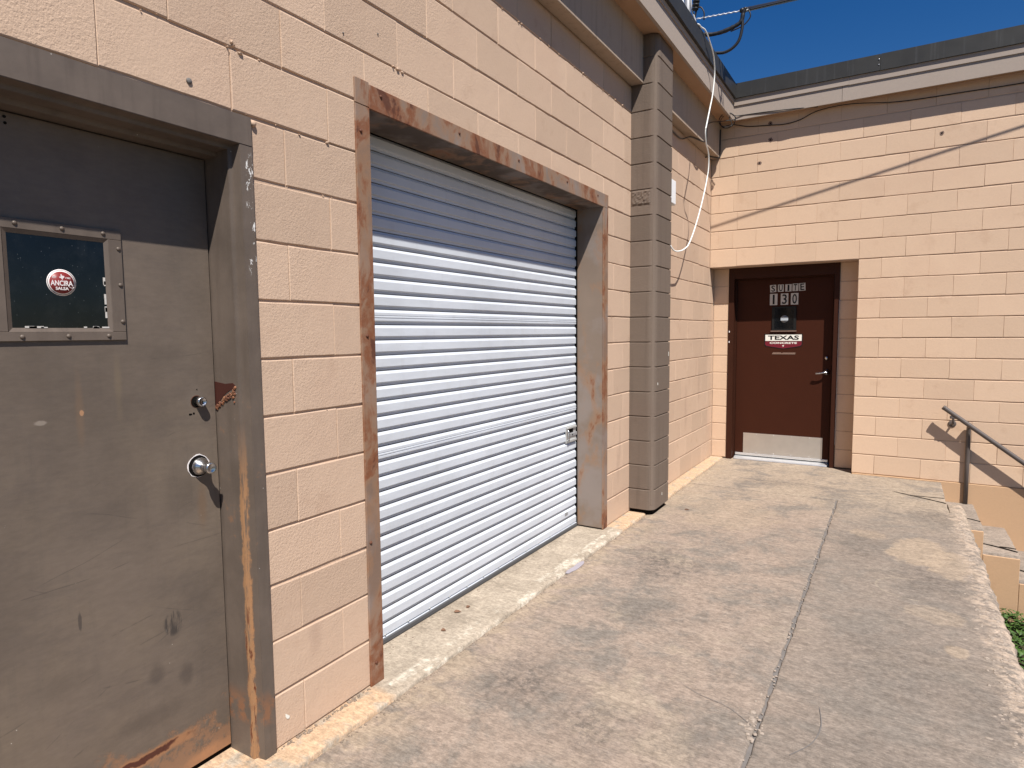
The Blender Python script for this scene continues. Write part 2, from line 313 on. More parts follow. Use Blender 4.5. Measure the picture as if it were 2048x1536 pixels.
    nb = n.bump(n.math('ADD', fine, n.mul(n.noise(28, 6, 0.7), 0.8)), 0.55, 0.005)
    return n.done(k, None, nb)
M['walk'] = concrete("weathered_walkway_concrete", 'walk')
M['ledge'] = concrete("worn_ledge_concrete", 'ledge')
M['stepc'] = concrete("grey_step_concrete", 'step')
def ground_mat():
    n = NT("ground", 0.95, 0.1)
    k = n.mix(n.step(n.noise(0.5, 5), 0.35, 0.65), (0.045, 0.043, 0.040), (0.065, 0.060, 0.055))
    k = n.shade(k, n.noise(30, 5), 0.7, 1.3)
    return n.done(k, None, n.bump(n.noise(40, 5), 0.6, 0.01))
M['ground'] = ground_mat()
def dirt_mat():
    n = NT("dark_bed_soil", 0.95, 0.1)
    k = n.mix(n.step(n.noise(12, 6), 0.35, 0.65), (0.035, 0.026, 0.020), (0.10, 0.075, 0.055))
    return n.done(k, None, n.bump(n.noise(50, 5), 0.8, 0.02))
M['dirt'] = dirt_mat()
def leaf_mat():
    n = NT("green_weed_leaf", 0.55, 0.3)
    k = n.mix(n.step(n.noise(25, 2), 0.35, 0.65), (0.030, 0.070, 0.012), (0.065, 0.130, 0.024))
    return n.done(k)
M['leaf'] = leaf_mat()

# ------------------------------------------------------------------ object helpers
WL = {}
def V(*a): return Vector(a)
def thing(name, label, cat, loc, group=None):
    o = bpy.data.objects.new(name, None); col.objects.link(o); o.location = loc; o.empty_display_size = 0.1
    o['label'] = label; o['category'] = cat
    if group: o['group'] = group
    WL[o] = Vector(loc); return o
def tag(o, label, cat, group=None):
    o['label'] = label; o['category'] = cat
    if group: o['group'] = group
    return o
def link(name, me, mat, parent=None, loc=(0, 0, 0), rotz=0.0):
    o = bpy.data.objects.new(name, me); col.objects.link(o)
    if mat is not None and not me.materials: me.materials.append(mat)
    loc = Vector(loc); WL[o] = loc
    if parent is not None: o.parent = parent; o.location = loc - WL[parent]
    else: o.location = loc
    if rotz: o.rotation_euler = (0, 0, rotz)
    return o
def finish(bm, name, smooth=False):
    bmesh.ops.recalc_face_normals(bm, faces=bm.faces)
    me = bpy.data.meshes.new(name); bm.to_mesh(me); bm.free()
    if smooth:
        for p in me.polygons: p.use_smooth = True
    return me
def box(name, a, b, mat, parent=None, bev=0.0, seg=1):
    """box between world corners a and b, origin at the middle of its foot"""
    a = Vector(a); b = Vector(b); c = (a + b) / 2; c.z = min(a.z, b.z)
    bm = bmesh.new(); bmesh.ops.create_cube(bm, size=1.0)
    s = b - a
    for v in bm.verts:
        v.co = Vector((v.co.x * abs(s.x), v.co.y * abs(s.y), (v.co.z + 0.5) * abs(s.z)))
    if bev: bmesh.ops.bevel(bm, geom=list(bm.edges), offset=bev, segments=seg, affect='EDGES', profile=0.6)
    return link(name, finish(bm, name), mat, parent, c)
def prism(name, pts, lo, hi, axis, mat, parent=None, bev=0.0):
    """closed outline extruded along a world axis; pts on the two other axes in order (x,y,z minus axis)"""
    bm = bmesh.new(); ids = [i for i in range(3) if i != axis]
    def mk(p, h):
        c = [0, 0, 0]; c[ids[0]] = p[0]; c[ids[1]] = p[1]; c[axis] = h; return bm.verts.new(c)
    A = [mk(p, lo) for p in pts]; B = [mk(p, hi) for p in pts]
    bm.faces.new(A); bm.faces.new(list(reversed(B)))
    for i in range(len(pts)): bm.faces.new((A[i], B[i], B[(i + 1) % len(pts)], A[(i + 1) % len(pts)]))
    if bev: bmesh.ops.bevel(bm, geom=list(bm.edges), offset=bev, segments=2, affect='EDGES')
    c = sum((v.co for v in bm.verts), Vector()) / len(bm.verts); c.z = min(v.co.z for v in bm.verts)
    for v in bm.verts: v.co -= c
    return link(name, finish(bm, name), mat, parent, c)
def lathe(name, prof, axis, loc, mat, parent=None, seg=28):
    """profile (distance along axis, radius) turned round a world direction from loc"""
    axis = Vector(axis).normalized(); q = axis.to_track_quat('Z', 'Y'); bm = bmesh.new(); rings = []
    for h, r in prof:
        if r < 1e-5: rings.append([bm.verts.new(q @ Vector((0, 0, h)))])
        else: rings.append([bm.verts.new(q @ Vector((r * math.cos(t), r * math.sin(t), h))) for t in (2 * math.pi * i / seg for i in range(seg))])
    for A, B in zip(rings, rings[1:]):
        for i in range(seg):
            j = (i + 1) % seg
            f = [A[i % len(A)], A[j % len(A)], B[j % len(B)], B[i % len(B)]]
            u = []
            for v in f:
                if v not in u: u.append(v)
            if len(u) > 2: bm.faces.new(u)
    for R in (rings[0], rings[-1]):
        if len(R) > 2: bm.faces.new(R)
    me = finish(bm, name, True)
    return link(name, me, mat, parent, loc)
def smooth_path(pts, n=8):
    P = [Vector(p) for p in pts]; out = []
    for i in range(len(P) - 1):
        a = P[max(i - 1, 0)]; b = P[i]; c = P[i + 1]; d = P[min(i + 2, len(P) - 1)]
        for k in range(n):
            t = k / n; out.append(0.5 * ((2 * b) + (c - a) * t + (2 * a - 5 * b + 4 * c - d) * t * t + (3 * b - a - 3 * c + d) * t ** 3))
    out.append(P[-1]); return out
def tube(name, pts, r, mat, parent=None, n=8, seg=10, wob=0.0, straight=False):
    P = [Vector(p) for p in pts] if straight else smooth_path(pts, n)
    o0 = P[0].copy(); bm = bmesh.new(); rings = []; up = Vector((0.13, 0.21, 0.97))
    for i, p in enumerate(P):
        t = (P[min(i + 1, len(P) - 1)] - P[max(i - 1, 0)]).normalized()
        a = t.cross(up)
        if a.length < 1e-3: a = t.cross(Vector((1, 0, 0)))
        a.normalize(); b = t.cross(a)
        rr = r * (1 + wob * (random.random() - 0.5))
        rings.append([bm.verts.new(p - o0 + a * rr * math.cos(2 * math.pi * k / seg) + b * rr * math.sin(2 * math.pi * k / seg)) for k in range(seg)])
    for A, B in zip(rings, rings[1:]):
        for k in range(seg): bm.faces.new((A[k], A[(k + 1) % seg], B[(k + 1) % seg], B[k]))
    bm.faces.new(rings[0]); bm.faces.new(rings[-1])
    return link(name, finish(bm, name, True), mat, parent, o0)
def nz(x, y, z=0.0, s=1.0): return mnoise.noise(Vector((x * s, y * s, z * s)))
def text_mesh(body, size, bold=0.0, depth=0.0006, spacing=1.0):
    cu = bpy.data.curves.new("lettering", 'FONT'); cu.body = body; cu.size = size; cu.align_x = 'CENTER'; cu.align_y = 'CENTER'
    cu.offset = bold; cu.extrude = depth; cu.space_character = spacing; cu.resolution_u = 3
    o = bpy.data.objects.new("lettering", cu); col.objects.link(o)
    dg = bpy.context.evaluated_depsgraph_get(); me = bpy.data.meshes.new_from_object(o.evaluated_get(dg))
    bpy.data.objects.remove(o); bpy.data.curves.remove(cu); me.name = "lettering"; me.materials.clear(); return me
def put_text(name, body, w, h, facing, loc, mat, parent, bold=0.0, depth=0.0006, spacing=1.0, tilt=0.0):
    """lettering fitted to width w and height h; facing '+x' (seen from +x) or '-y'"""
    me = text_mesh(body, 0.1, bold * 0.1 / h, depth, spacing)
    xs = [v.co.x for v in me.vertices]; ys = [v.co.y for v in me.vertices]
    cx, cy = (min(xs) + max(xs)) / 2, (min(ys) + max(ys)) / 2; sx = w / (max(xs) - min(xs)); sy = h / (max(ys) - min(ys))
    ct, st = math.cos(tilt), math.sin(tilt)
    for v in me.vertices:
        a, b, d = (v.co.x - cx) * sx, (v.co.y - cy) * sy, v.co.z
        a, b = a * ct - b * st, a * st + b * ct
        v.co = Vector((d, a, b)) if facing == '+x' else Vector((a, -d, b))
    return link(name, me, mat, parent, loc)

# ------------------------------------------------------------------ the setting: ground
def sheet(name, x0, x1, y0, y1, z, mat):
    me = bpy.data.meshes.new(name); me.from_pydata([(x0, y0, 0), (x1, y0, 0), (x1, y1, 0), (x0, y1, 0)], [], [(0, 1, 2, 3)])
    o = link(name, me, mat, None, (0, 0, z)); o['kind'] = 'structure'; return o
sheet("ground", -300, 300, -300, 300, -1.0, M['ground'])
sheet("planting_bed", 2.40, 4.6, 0.5, 6.60, -0.965, M['dirt'])

def slab(name, x0, x1, y0, y1, ztop, mat, parent, jx=(0.004, 0.004), jy=(0.004, 0.004), rx=(0.008, 0.008), ry=(0.008, 0.008), bottom=0.25, step=0.05, wave=0.0025, seed=0.0, bot=(None, None), fine=None):
    """concrete slab with a slightly uneven top and ragged, rounded edges"""
    def axis(a, b, ra, rb, st):
        pts = [(a, 1), (a, 0.55), (a + ra * 0.35, 0.16), (a + ra, 0.0)]
        n = max(2, int((b - rb - a - ra) / st))
        for i in range(1, n): pts.append((a + ra + (b - rb - a - ra) * i / n, 0.0))
        return pts + [(b - rb, 0.0), (b - rb * 0.35, 0.16), (b, 0.55), (b, 1)]
    X = axis(x0, x1, rx[0], rx[1], step); Y = axis(y0, y1, ry[0], ry[1], step)
    if fine:
        Yf = []
        for i, q in enumerate(Y):
            Yf.append(q)
            if 4 <= i < len(Y) - 5 and fine[0] < q[0] < fine[1]: Yf.append(((q[0] + Y[i + 1][0]) / 2, 0.0))
        Y = Yf
    verts = []; nx, ny = len(X), len(Y)
    for i, (x, ex) in enumerate(X):
        for j, (y, ey) in enumerate(Y):
            k = seed
            px = x; py = y
            wl = 1 - min(1, (x - x0) / 0.05); wr = 1 - min(1, (x1 - x) / 0.06)
            if wl > 0: px += wl * jx[0] * (nz(y, k, 1.3, 9) + 0.7 * nz(y, k, 5.1, 31) + 0.5 * nz(y, k, 2.2, 70))
            if wr > 0: px += wr * jx[1] * (nz(y, k, 7.7, 7) + 0.7 * nz(y, k, 3.4, 27) + 0.5 * nz(y, k, 8.2, 60))
            wl = 1 - min(1, (y - y0) / 0.05); wr = 1 - min(1, (y1 - y) / 0.05)
            if wl > 0: py += wl * jy[0] * (nz(x, k, 2.3, 9) + 0.7 * nz(x, k, 6.1, 31))
            if wr > 0: py += wr * jy[1] * (nz(x, k, 4.7, 9) + 0.7 * nz(x, k, 9.4, 31))
            z = wave * nz(x, y, k, 1.7) + wave * 0.5 * nz(x, y, k, 6)
            for e, rr in ((ex, rx[0] if i < nx / 2 else rx[1]), (ey, ry[0] if j < ny / 2 else ry[1])):
                if e >= 0.999: z = -bottom
                elif e > 0 and z > -bottom: z -= rr * e * (1 + 0.5 * nz(x, y, k + 3, 40))
            verts.append((px - x0, py - y0, z))
    faces = [(i * ny + j, (i + 1) * ny + j, (i + 1) * ny + j + 1, i * ny + j + 1) for i in range(nx - 1) for j in range(ny - 1)]
    me = bpy.data.meshes.new(name); me.from_pydata(verts, [], faces)
    for p in me.polygons: p.use_smooth = True
    return link(name, me, mat, parent, (x0, y0, ztop))

SZ = -0.012
walk = bpy.data.objects.new("walkway", None); col.objects.link(walk); walk.location = (1.2, 2.0, -1.0); walk['kind'] = 'structure'; WL[walk] = Vector((1.2, 2.0, -1.0))
slab("slab", 0.142, 1.462, -3.2, 6.235, SZ, M['walk'], walk, (0.006, 0.007), (0.004, 0.004), (0.008, 0.009), seed=1.0, step=0.06, fine=(1.4, 4))
slab("slab", 1.478, 2.418, -3.2, 6.250, SZ, M['walk'], walk, (0.007, 0.020), (0.004, 0.003), (0.009, 0.050), (0.008, 0.003), bottom=0.98, seed=2.0, step=0.05, fine=(1.4, 6.2))
slab("slab", 0.142, 2.302, 6.253, 7.484, SZ, M['walk'], walk, (0.006, 0.006), (0.004, 0.004), (0.008, 0.012), (0.004, 0.008), bottom=0.98, seed=1.5, step=0.06)
slab("slab", 2.305, 2.418, 6.253, 6.598, SZ, M['walk'], walk, (0.001, 0.014), (0.002, 0.012), (0.003, 0.035), (0.003, 0.03), bottom=0.98, seed=2.0, step=0.03)
slab("slab", 0.10, 1.512, 7.486, 7.86, SZ, M['walk'], walk, (0.001, 0.001), (0.002, 0.002), (0.003, 0.003), (0.003, 0.003), seed=1.5, step=0.06)
slab("ledge", -0.30, 0.136, -3.2, 7.72, 0.0, M['ledge'], walk, (0.0, 0.010), (0, 0), (0.004, 0.016), (0.004, 0.004), seed=4.0, step=0.045, wave=0.001, fine=(1.3, 5.5))
box("joint_filler", (1.452, -3.2, -0.2), (1.488, 6.25, SZ - 0.009), M['filler'], walk)
box("sub_base", (-0.20, -3.2, -0.3), (2.30, 7.48, -0.035), M['filler'], walk)
# thin strips: cast shadow lines painted black on landing and treads, plus grey cracks
def shadow_and_crack(name, pts, w, z, parent, mat=None):
    P = smooth_path(pts, 6); vs = []; fs = []
    for i, q in enumerate(P):
        t = (P[min(i + 1, len(P) - 1)] - P[max(i - 1, 0)]).normalized(); s = Vector((-t.y, t.x, 0))
        ww = w * min(1, 0.25 + 3 * i / len(P)) * (0.8 + 0.4 * random.random())
        vs += [q + s * ww / 2 - P[0], q - s * ww / 2 - P[0]]
    for i in range(len(P) - 1): fs.append((2 * i, 2 * i + 1, 2 * i + 3, 2 * i + 2))
    me = bpy.data.meshes.new(name); me.from_pydata([tuple(v) for v in vs], [], fs)
    return link(name, me, mat or M['void_and_shadow'], parent, P[0] + Vector((0, 0, z)))
shadow_and_crack("shadow_and_crack", [(1.893, 6.842, 0), (2.02, 6.76, 0), (2.16, 6.67, 0), (2.296, 6.575, 0)], 0.018, SZ + 0.003, walk)  # this and the next: forked shadow line painted as black strips
shadow_and_crack("shadow_and_crack", [(2.05, 6.755, 0), (2.17, 6.755, 0), (2.296, 6.77, 0)], 0.014, SZ + 0.0032, walk)
shadow_and_crack("shadow_and_crack", [(1.10, 2.62, 0), (1.22, 2.56, 0), (1.34, 2.53, 0), (1.45, 2.45, 0)], 0.0022, SZ + 0.0035, walk, M['filler'])  # this and the next: fine grey cracks in the slabs
shadow_and_crack("shadow_and_crack", [(1.66, 2.72, 0), (1.68, 2.58, 0), (1.66, 2.45, 0), (1.60, 2.34, 0)], 0.004, SZ + 0.0035, walk, M['filler'])
# broken aggregate along the worn edge
def pebbles(name, items, mat, parent):
    bm = bmesh.new()
    for (x, y, z, r) in items:
        vs = bmesh.ops.create_icosphere(bm, subdivisions=1, radius=r)['verts']
        sx, sy, sz = 0.7 + random.random(), 0.7 + random.random(), 0.5 + 0.4 * random.random()
        for v in vs: v.co = Vector((x + v.co.x * sx * (0.8 + 0.4 * random.random()), y + v.co.y * sy, z + v.co.z * sz))
    o0 = Vector(items[0][:3])
    for v in bm.verts: v.co -= o0
    o = link(name, finish(bm, name), mat, parent, o0); o['kind'] = 'stuff'; return o
it = []
for i in range(1300):
    y = 1.6 + 4.7 * random.random() ** 0.8; d = abs(random.gauss(0, 0.055))
    if nz(y, 3.3, 1, 1.6) < -0.15 and random.random() < 0.6: continue
    e = min(1, d / 0.05); it.append((2.412 - d + 0.014 * nz(y, 2, 7.7, 7), y, SZ - 0.03 * (1 - e) ** 2 - 0.002, 0.003 + 0.006 * random.random()))
pebbles("edge_aggregate", it, M['stone'], walk)
it = []
for i in range(170):
    y = 1.7 + 4.3 * random.random(); it.append((1.470 + random.gauss(0, 0.012), y, SZ - 0.004, 0.002 + 0.004 * random.random()))
for i in range(26): it.append((1.455 + random.gauss(0, 0.022), 2.46 + random.gauss(0, 0.05), SZ, 0.004 + 0.006 * random.random()))
pebbles("joint_crumbs", it, M['stone'], walk)
it = []
for i in range(420):
    y = 1.45 + 5.8 * random.random(); it.append((0.146 + abs(random.gauss(0, 0.016)), y, SZ + 0.001, 0.0012 + 0.0035 * random.random() ** 2))
for i in range(120):
    y = 2.0 + 2.3 * random.random(); it.append((-0.19 + abs(random.gauss(0, 0.03)), y, 0.001, 0.0012 + 0.003 * random.random() ** 2))
for i in range(70):
    y = 1.42 + 0.46 * random.random(); it.append((0.004 + abs(random.gauss(0, 0.008)), y, 0.002, 0.002 + 0.005 * random.random() ** 2))
pebbles("wall_foot_grit", it, M['grit'], walk)

# ------------------------------------------------------------------ steps beside the landing
st = thing("concrete_steps", "grey concrete steps with tan painted side leading down beside the back wall", "steps", (2.7, 7.0, -1.0))
treads = [(2.306, 2.572, -0.200), (2.572, 2.826, -0.395), (2.826, 3.085, -0.598), (3.085, 3.345, -0.80)]
for i, (a, b, z) in enumerate(treads):
    s_ = slab("step", a, b - 0.001, 6.602, 7.484, z, M['stepc'], st, (0.0, 0.004), (0.004, 0.0), (0.002, 0.014), (0.012, 0.004), bottom=z + 1.0 - 0.001, seed=6 + i, step=0.05)
    box("cheek", (a if i else 2.43, 6.586, -1.0), (b - 0.002, 6.600, z - 0.022 - 0.004 * i), M['found'], st, 0.003)
shadow_and_crack("shadow_and_crack", [(2.44, 6.905, 0), (2.51, 6.87, 0), (2.57, 6.825, 0)], 0.020, -0.196, st)  # shadow lines continued over the treads, painted as black strips
shadow_and_crack("shadow_and_crack", [(2.575, 6.84, 0), (2.70, 6.78, 0), (2.822, 6.70, 0)], 0.024, -0.391, st)
shadow_and_crack("shadow_and_crack", [(2.70, 6.80, 0), (2.76, 6.80, 0), (2.822, 6.79, 0)], 0.020, -0.3908, st)
shadow_and_crack("shadow_and_crack", [(2.83, 6.90, 0), (2.95, 6.80, 0), (3.08, 6.70, 0)], 0.022, -0.594, st)

# ------------------------------------------------------------------ block walls
B = 0.2032
_blk = {}
def block_mesh(w, h, var, mat=None):
    key = (round(w, 3), round(h, 3), var, mat.name if mat else '')
    if key in _blk: return _blk[key]
    rnd = random.Random(int(w * 1000) * 7 + var * 131)
    def ring(x, ins, jit):
        hw, hh = w / 2 - ins * 0.6, h / 2 - ins; pts = []
        n = 5 if w > 0.25 else 3
        for i in range(n): pts.append((-hw + 2 * hw * i / n, -hh))
        for i in range(2): pts.append((hw, -hh + 2 * hh * i / 2))
        for i in range(n): pts.append((hw - 2 * hw * i / n, hh))
        for i in range(2): pts.append((-hw, hh - 2 * hh * i / 2))
        return [(x, a + rnd.uniform(-jit, jit) * 0.6, b + rnd.uniform(-jit, jit)) for a, b in pts]
    R = [ring(-0.012, 0.0, 0.0), ring(-0.0026, 0.0003, 0.0016), ring(0.0, 0.0038, 0.0010)]
    n = len(R[0]); verts = [p for r in R for p in r]; faces = []
    for a in range(2):
        for i in range(n): faces.append((a * n + i, a * n + (i + 1) % n, (a + 1) * n + (i + 1) % n, (a + 1) * n + i))
    faces.append(tuple(2 * n + i for i in range(n)))
    me = bpy.data.meshes.new("block"); me.from_pydata(verts, [], faces); me.polygons.foreach_set("use_smooth", [False] * len(faces))
    _blk[key] = me; return me
def subtract(iv, holes):
    out = [iv]
    for h0, h1 in holes:
        nxt = []
        for a, b in out:
            if h1 <= a or h0 >= b: nxt.append((a, b)); continue
            if a < h0: nxt.append((a, h0))
            if b > h1: nxt.append((h1, b))
        out = nxt
    return [q for q in out if q[1] - q[0] > 0.03]
def lay_row(k, lo, hi, joints, holes):
    cuts = sorted(j for j in joints if lo < j < hi); edges = [lo] + cuts + [hi]
    for a, b in zip(edges, edges[1:]):
        for s in subtract((a, b), holes): yield s
def courses(parent, face, rows, span, joints, holes, mat):
    for k in rows:
        zc = (11 - k) * B - B / 2
        for a, b in lay_row(k, span[0], span[1], joints(k), holes(k)):
            w = b - a - random.choice((-0.0004, 0.0008, 0.0018, 0.0028, 0.0040) if face[0] == 'x' else (-0.0006, -0.0006, 0.0002, 0.0010, 0.0020)); h = B - random.choice((0.0062, 0.0078, 0.0095, 0.0110))
            me = block_mesh(w, h, random.randrange(4), mat)
            dep = random.uniform(-0.0012, 0.0012); dz = random.uniform(-0.0014, 0.0014)
            if face[0] == 'x': link("block", me, mat, parent, (face[1] + dep, (a + b) / 2, zc + dz))
            else: link("block", me, mat, parent, ((a + b) / 2, face[1] - dep, zc + dz), -math.pi / 2)

UL = 1.5422; UB = 1.515; YB = 7.497
lw = thing("block_wall", "tan painted concrete block wall with the steel door and the shutter", "wall", (-0.1, 2.5, 0.0))
for a, b in (((-0.22, -3.2, 0), (-0.0055, 0.36, 3.95)), ((-0.22, 0.36, 2.20), (-0.0055, 1.396, 3.95)), ((-0.22, 1.396, 0), (-0.0055, 1.94, 3.95)),
             ((-0.22, 1.94, 2.47), (-0.0055, 4.41, 3.95)), ((-0.22, 4.41, 0), (-0.0055, 7.71, 3.95)), ((-0.30, -3.2, -1.0), (-0.02, 7.71, -0.001))):
    box("mortar_bed", a, b, M['mortar'], lw)
def jl(k):
    off = 0.0 if k % 2 == 0 else 0.5
    return [UL + (n + off) * 2 * B for n in range(-8, 18)]
def hl(k):
    h = []
    if k >= 0: h.append((0.352, 1.399))
    if k >= -1: h.append((1.93, 4.42))
    return h
courses(lw, ('x', 0.0), range(-6, 11), (-0.9, YB - 0.003), jl, hl, M['tan'])
for k in range(0, 11):   # short returns inside the doorway
    link("block", block_mesh(0.196, B - 0.0078, k % 4, M['tan']), M['tan'], lw, (random.uniform(-0.001, 0.001), 7.5995, (11 - k) * B - B / 2))
bw = thing("block_wall", "tan painted concrete block wall at the back around the brown door", "wall", (3.0, 7.7, 0.0))
for a, b in (((-0.22, YB + 0.0055, 2.2352), (1.517, 7.95, 3.95)), ((1.517, YB + 0.0055, 0.0), (8.0, 7.95, 3.95)),
             ((-0.003, 7.704, 0), (0.20, 7.95, 2.235)), ((1.31, 7.704, 0), (1.5168, 7.95, 2.235))):
    box("mortar_bed", a, b, M['mortar'], bw)
box("foundation", (1.517, 7.485, -1.0), (8.0, 7.94, -0.002), M['found'], bw, 0.003)
def jb(k):
    off = 0.5 if k % 2 == 0 else 0.0
    r = [UB + (n + off) * 2 * B for n in range(-4, 10)]
    if k % 2 == 0: r.append(0.25)
    return [x for x in r if x > 0.06]
def hb(k): return [(-0.1, 1.515)] if k >= 0 else []
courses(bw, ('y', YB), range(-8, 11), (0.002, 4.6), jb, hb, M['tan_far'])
for k in range(0, 11):
    for a, b in ((0.004, 0.176), (1.334, 1.513)):
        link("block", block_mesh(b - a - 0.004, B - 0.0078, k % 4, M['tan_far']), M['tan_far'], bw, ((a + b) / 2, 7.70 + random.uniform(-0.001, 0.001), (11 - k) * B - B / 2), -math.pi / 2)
def reveal_row():   # right-hand reveal of the doorway, facing the corner
    for k in range(0, 11):
        link("block", block_mesh(0.196, B - 0.0078, k % 4, M['tan_far']), M['tan_far'], bw, (1.5135, 7.5995, (11 - k) * B - B / 2), math.pi)
reveal_row()
it = []
for i in range(15): it.append((0.001, 3.0 + 1.9 * i / 15 + random.uniform(-0.06, 0.06), 3.2512 + random.uniform(-0.003, 0.004), 0.003 + 0.005 * random.random()))
for i in range(70):
    k = random.choice((-5, -4, -3, -2, -2, -1, -1, 0, 0, 1, 2, 3, 5, 8))
    y = 0.4 + 6.9 * random.random()
    if k > -2 and 1.85 < y < 4.48: continue
    if k > 0 and y < 1.42: continue
    it.append((0.0, y, (11 - k) * B + random.uniform(-0.006, 0.006), 0.002 + 0.0045 * random.random() ** 2))
for (y, z) in ((1.33, 2.435), (1.352, 2.447), (1.375, 2.43), (1.345, 2.455), (2.12, 2.645), (2.15, 2.643), (2.18, 2.640)): it.append((0.001, y, z, 0.005 + 0.004 * random.random()))
pebbles("mortar_lumps", it, M['tan'], lw)
# rust bleeding round old anchor holes, chips
for (x, z, r) in ((0.625, 3.753, 0.020), (0.629, 3.578, 0.022), (0.52, 3.349, 0.020), (2.182, 3.392, 0.016)):
    pts = [(x + r * (0.8 + 0.5 * random.random()) * math.cos(t), z + r * (0.8 + 0.5 * random.random()) * math.sin(t)) for t in (i * math.pi / 6 for i in range(12))]
    prism("anchor_stain", pts, YB - 0.0026, YB - 0.001, 1, M['faded'], bw)
    lathe("anchor_hole", [(0, 0.007), (0.003, 0.007), (0.003, 0)], (0, -1, 0), (x, YB - 0.002, z), M['void_and_shadow'], bw, 10)
for (y, z, r) in ((1.194, 2.284, 0.010), (1.839, 2.673, 0.004), (2.033, 2.744, 0.004)):
    lathe("anchor_hole", [(0, r), (0.0035, r * 0.8), (0.0035, 0)], (1, 0, 0), (0.0, y, z), M['filler'], lw, 9)
lathe("screw_head", [(0, 0.011), (0.008, 0.010), (0.012, 0.005), (0.012, 0)], (1, 0, 0), (0.0, 1.413, 2.216), M['mortar'], lw, 12)
prism("chip", [(1.452, 0.115), (1.458, 0.110), (1.470, 0.098), (1.466, 0.090), (1.456, 0.094), (1.452, 0.103)], 0.0, 0.0018, 0, M['signwhite'], lw)

# ------------------------------------------------------------------ pilaster
pil = thing("block_pilaster", "taupe painted block pilaster standing beside the roller shutter", "pillar", (0.1, 5.148, 0.0))
PX, PY0, PY1 = 0.213, 4.945, 5.351
def pil_mesh(h, var):
    rnd = random.Random(var); pts = [(0.0, PY0)]; R = 0.062
    for i in range(9):
        t = math.pi / 2 * i / 8; pts.append((PX - R + R * math.sin(t), PY0 + R - R * math.cos(t)))
    r2 = 0.014
    for i in range(4):
        t = math.pi / 2 * i / 3; pts.append((PX - r2 + r2 * math.cos(t), PY1 - r2 + r2 * math.sin(t)))
    pts.append((0.0, PY1)); cx, cy = 0.10, (PY0 + PY1) / 2; bm = bmesh.new(); rings = []
    for z, ins in ((0, 0.0045), (0.0035, 0.0), (h - 0.0035, 0.0), (h, 0.0045)):
        rings.append([bm.verts.new((x - cx - (ins if x > 0.01 else 0), (y - cy) * (1 - ins / 0.2), z + rnd.uniform(-0.0006, 0.0006))) for x, y in pts])
    for A, C in zip(rings, rings[1:]):
        for i in range(len(pts) - 1): bm.faces.new((A[i], A[i + 1], C[i + 1], C[i]))
    bm.faces.new(rings[0]); bm.faces.new(rings[-1])
    return finish(bm, "block")
pms = [pil_mesh(B - 0.0068, i) for i in range(4)]
for k in range(-8, 11):
    z0 = (10 - k) * B
    if k == 10:
        link("block", pil_mesh(B - 0.036, 9), M['taupe'], pil, (0.10, (PY0 + PY1) / 2, 0.032))
    elif z0 < 3.80:
        link("block", pms[k % 4] if z0 + B < 3.83 else pil_mesh(3.825 - z0, 11), M['taupe'], pil, (0.10 + random.uniform(-.0008, .0008), (PY0 + PY1) / 2 + random.uniform(-.0008, .0008), z0 + 0.003))
box("mortar_core", (-0.06, PY0 + 0.006, 0.04), (PX - 0.008, PY1 - 0.006, 3.82), M['taupe'], pil, 0.040, 3)
prism("base", [(0.0, PY0 + 0.03), (0.15, PY0 + 0.03), (0.185, PY0 + 0.06), (0.185, PY1 - 0.02), (0.0, PY1 - 0.02)], -0.05, 0.04, 2, M['void_and_shadow'], pil)
def rough_patch():
    bm = bmesh.new(); n, m = 14, 9; g = []
    for i in range(n + 1):
        for j in range(m + 1):
            e = 0 if i in (0, n) or j in (0, m) else 1
            g.append(bm.verts.new((0.006 + 0.160 * i / n, -0.001 - e * (0.002 + 0.007 * abs(nz(i, j, 3, 0.55)) + 0.004 * random.random()), 0.118 * j / m)))
    for i in range(n):
        for j in range(m): bm.faces.new((g[i * (m + 1) + j], g[(i + 1) * (m + 1) + j], g[(i + 1) * (m + 1) + j + 1], g[i * (m + 1) + j + 1]))
    link("rough_patch", finish(bm, "rough_patch"), M['taupe'], pil, (0, PY0 - 0.001, 2.520))
rough_patch()
for (x, y, z, w, h) in ((PX + 0.0005, 5.30, 1.30, 0.004, 0.035), (PX + 0.0005, 5.16, 0.12, 0.003, 0.024), (PX + 0.0005, 5.02, 1.07, 0.005, 0.02)):
    box("paint_chip", (x, y, z), (x + 0.0012, y + w * 2, z + h), M['signwhite'], pil)

# ------------------------------------------------------------------ eaves
EX, EY, ZF = 0.262, 7.377, 3.815
def wavy_strip(name, mode, lo, hi, x0, x1, z0, z1, mat, parent, amp=0.004, step=0.12, seed=0.0, bev=0.0):
    """long box whose lower and outer edges wander a little; mode 'y' runs along y, 'x' along x"""
    n = max(2, int((hi - lo) / step)); vs = []; fs = []
    for i in range(n + 1):
        t = lo + (hi - lo) * i / n; a = amp * (nz(t, seed, 0.5, 1.7) + 0.5 * nz(t, seed, 9.5, 5)); b = amp * nz(t, seed, 4.5, 1.1) * 0.8
        for (x, z) in ((x0, z0), (x1 + b, z0 + a), (x1 + b * 0.4, z1), (x0, z1)):
            vs.append((x, t, z) if mode == 'y' else (t, x, z))
    for i in range(n):
        for k in range(4): fs.append((i * 4 + k, i * 4 + (k + 1) % 4, (i + 1) * 4 + (k + 1) % 4, (i + 1) * 4 + k))
    fs += [(0, 1, 2, 3), (n * 4, n * 4 + 1, n * 4 + 2, n * 4 + 3)]
    o0 = Vector(vs[0]); bm = bmesh.new(); bv = [bm.verts.new(Vector(v) - o0) for v in vs]
    for f in fs: bm.faces.new([bv[i] for i in f])
    return link(name, finish(bm, name), mat, parent, o0)
el = thing("roof_eave", "beige roof eave with dark metal coping running above the shutter", "roof edge", (0.0, 2.5, 3.46))
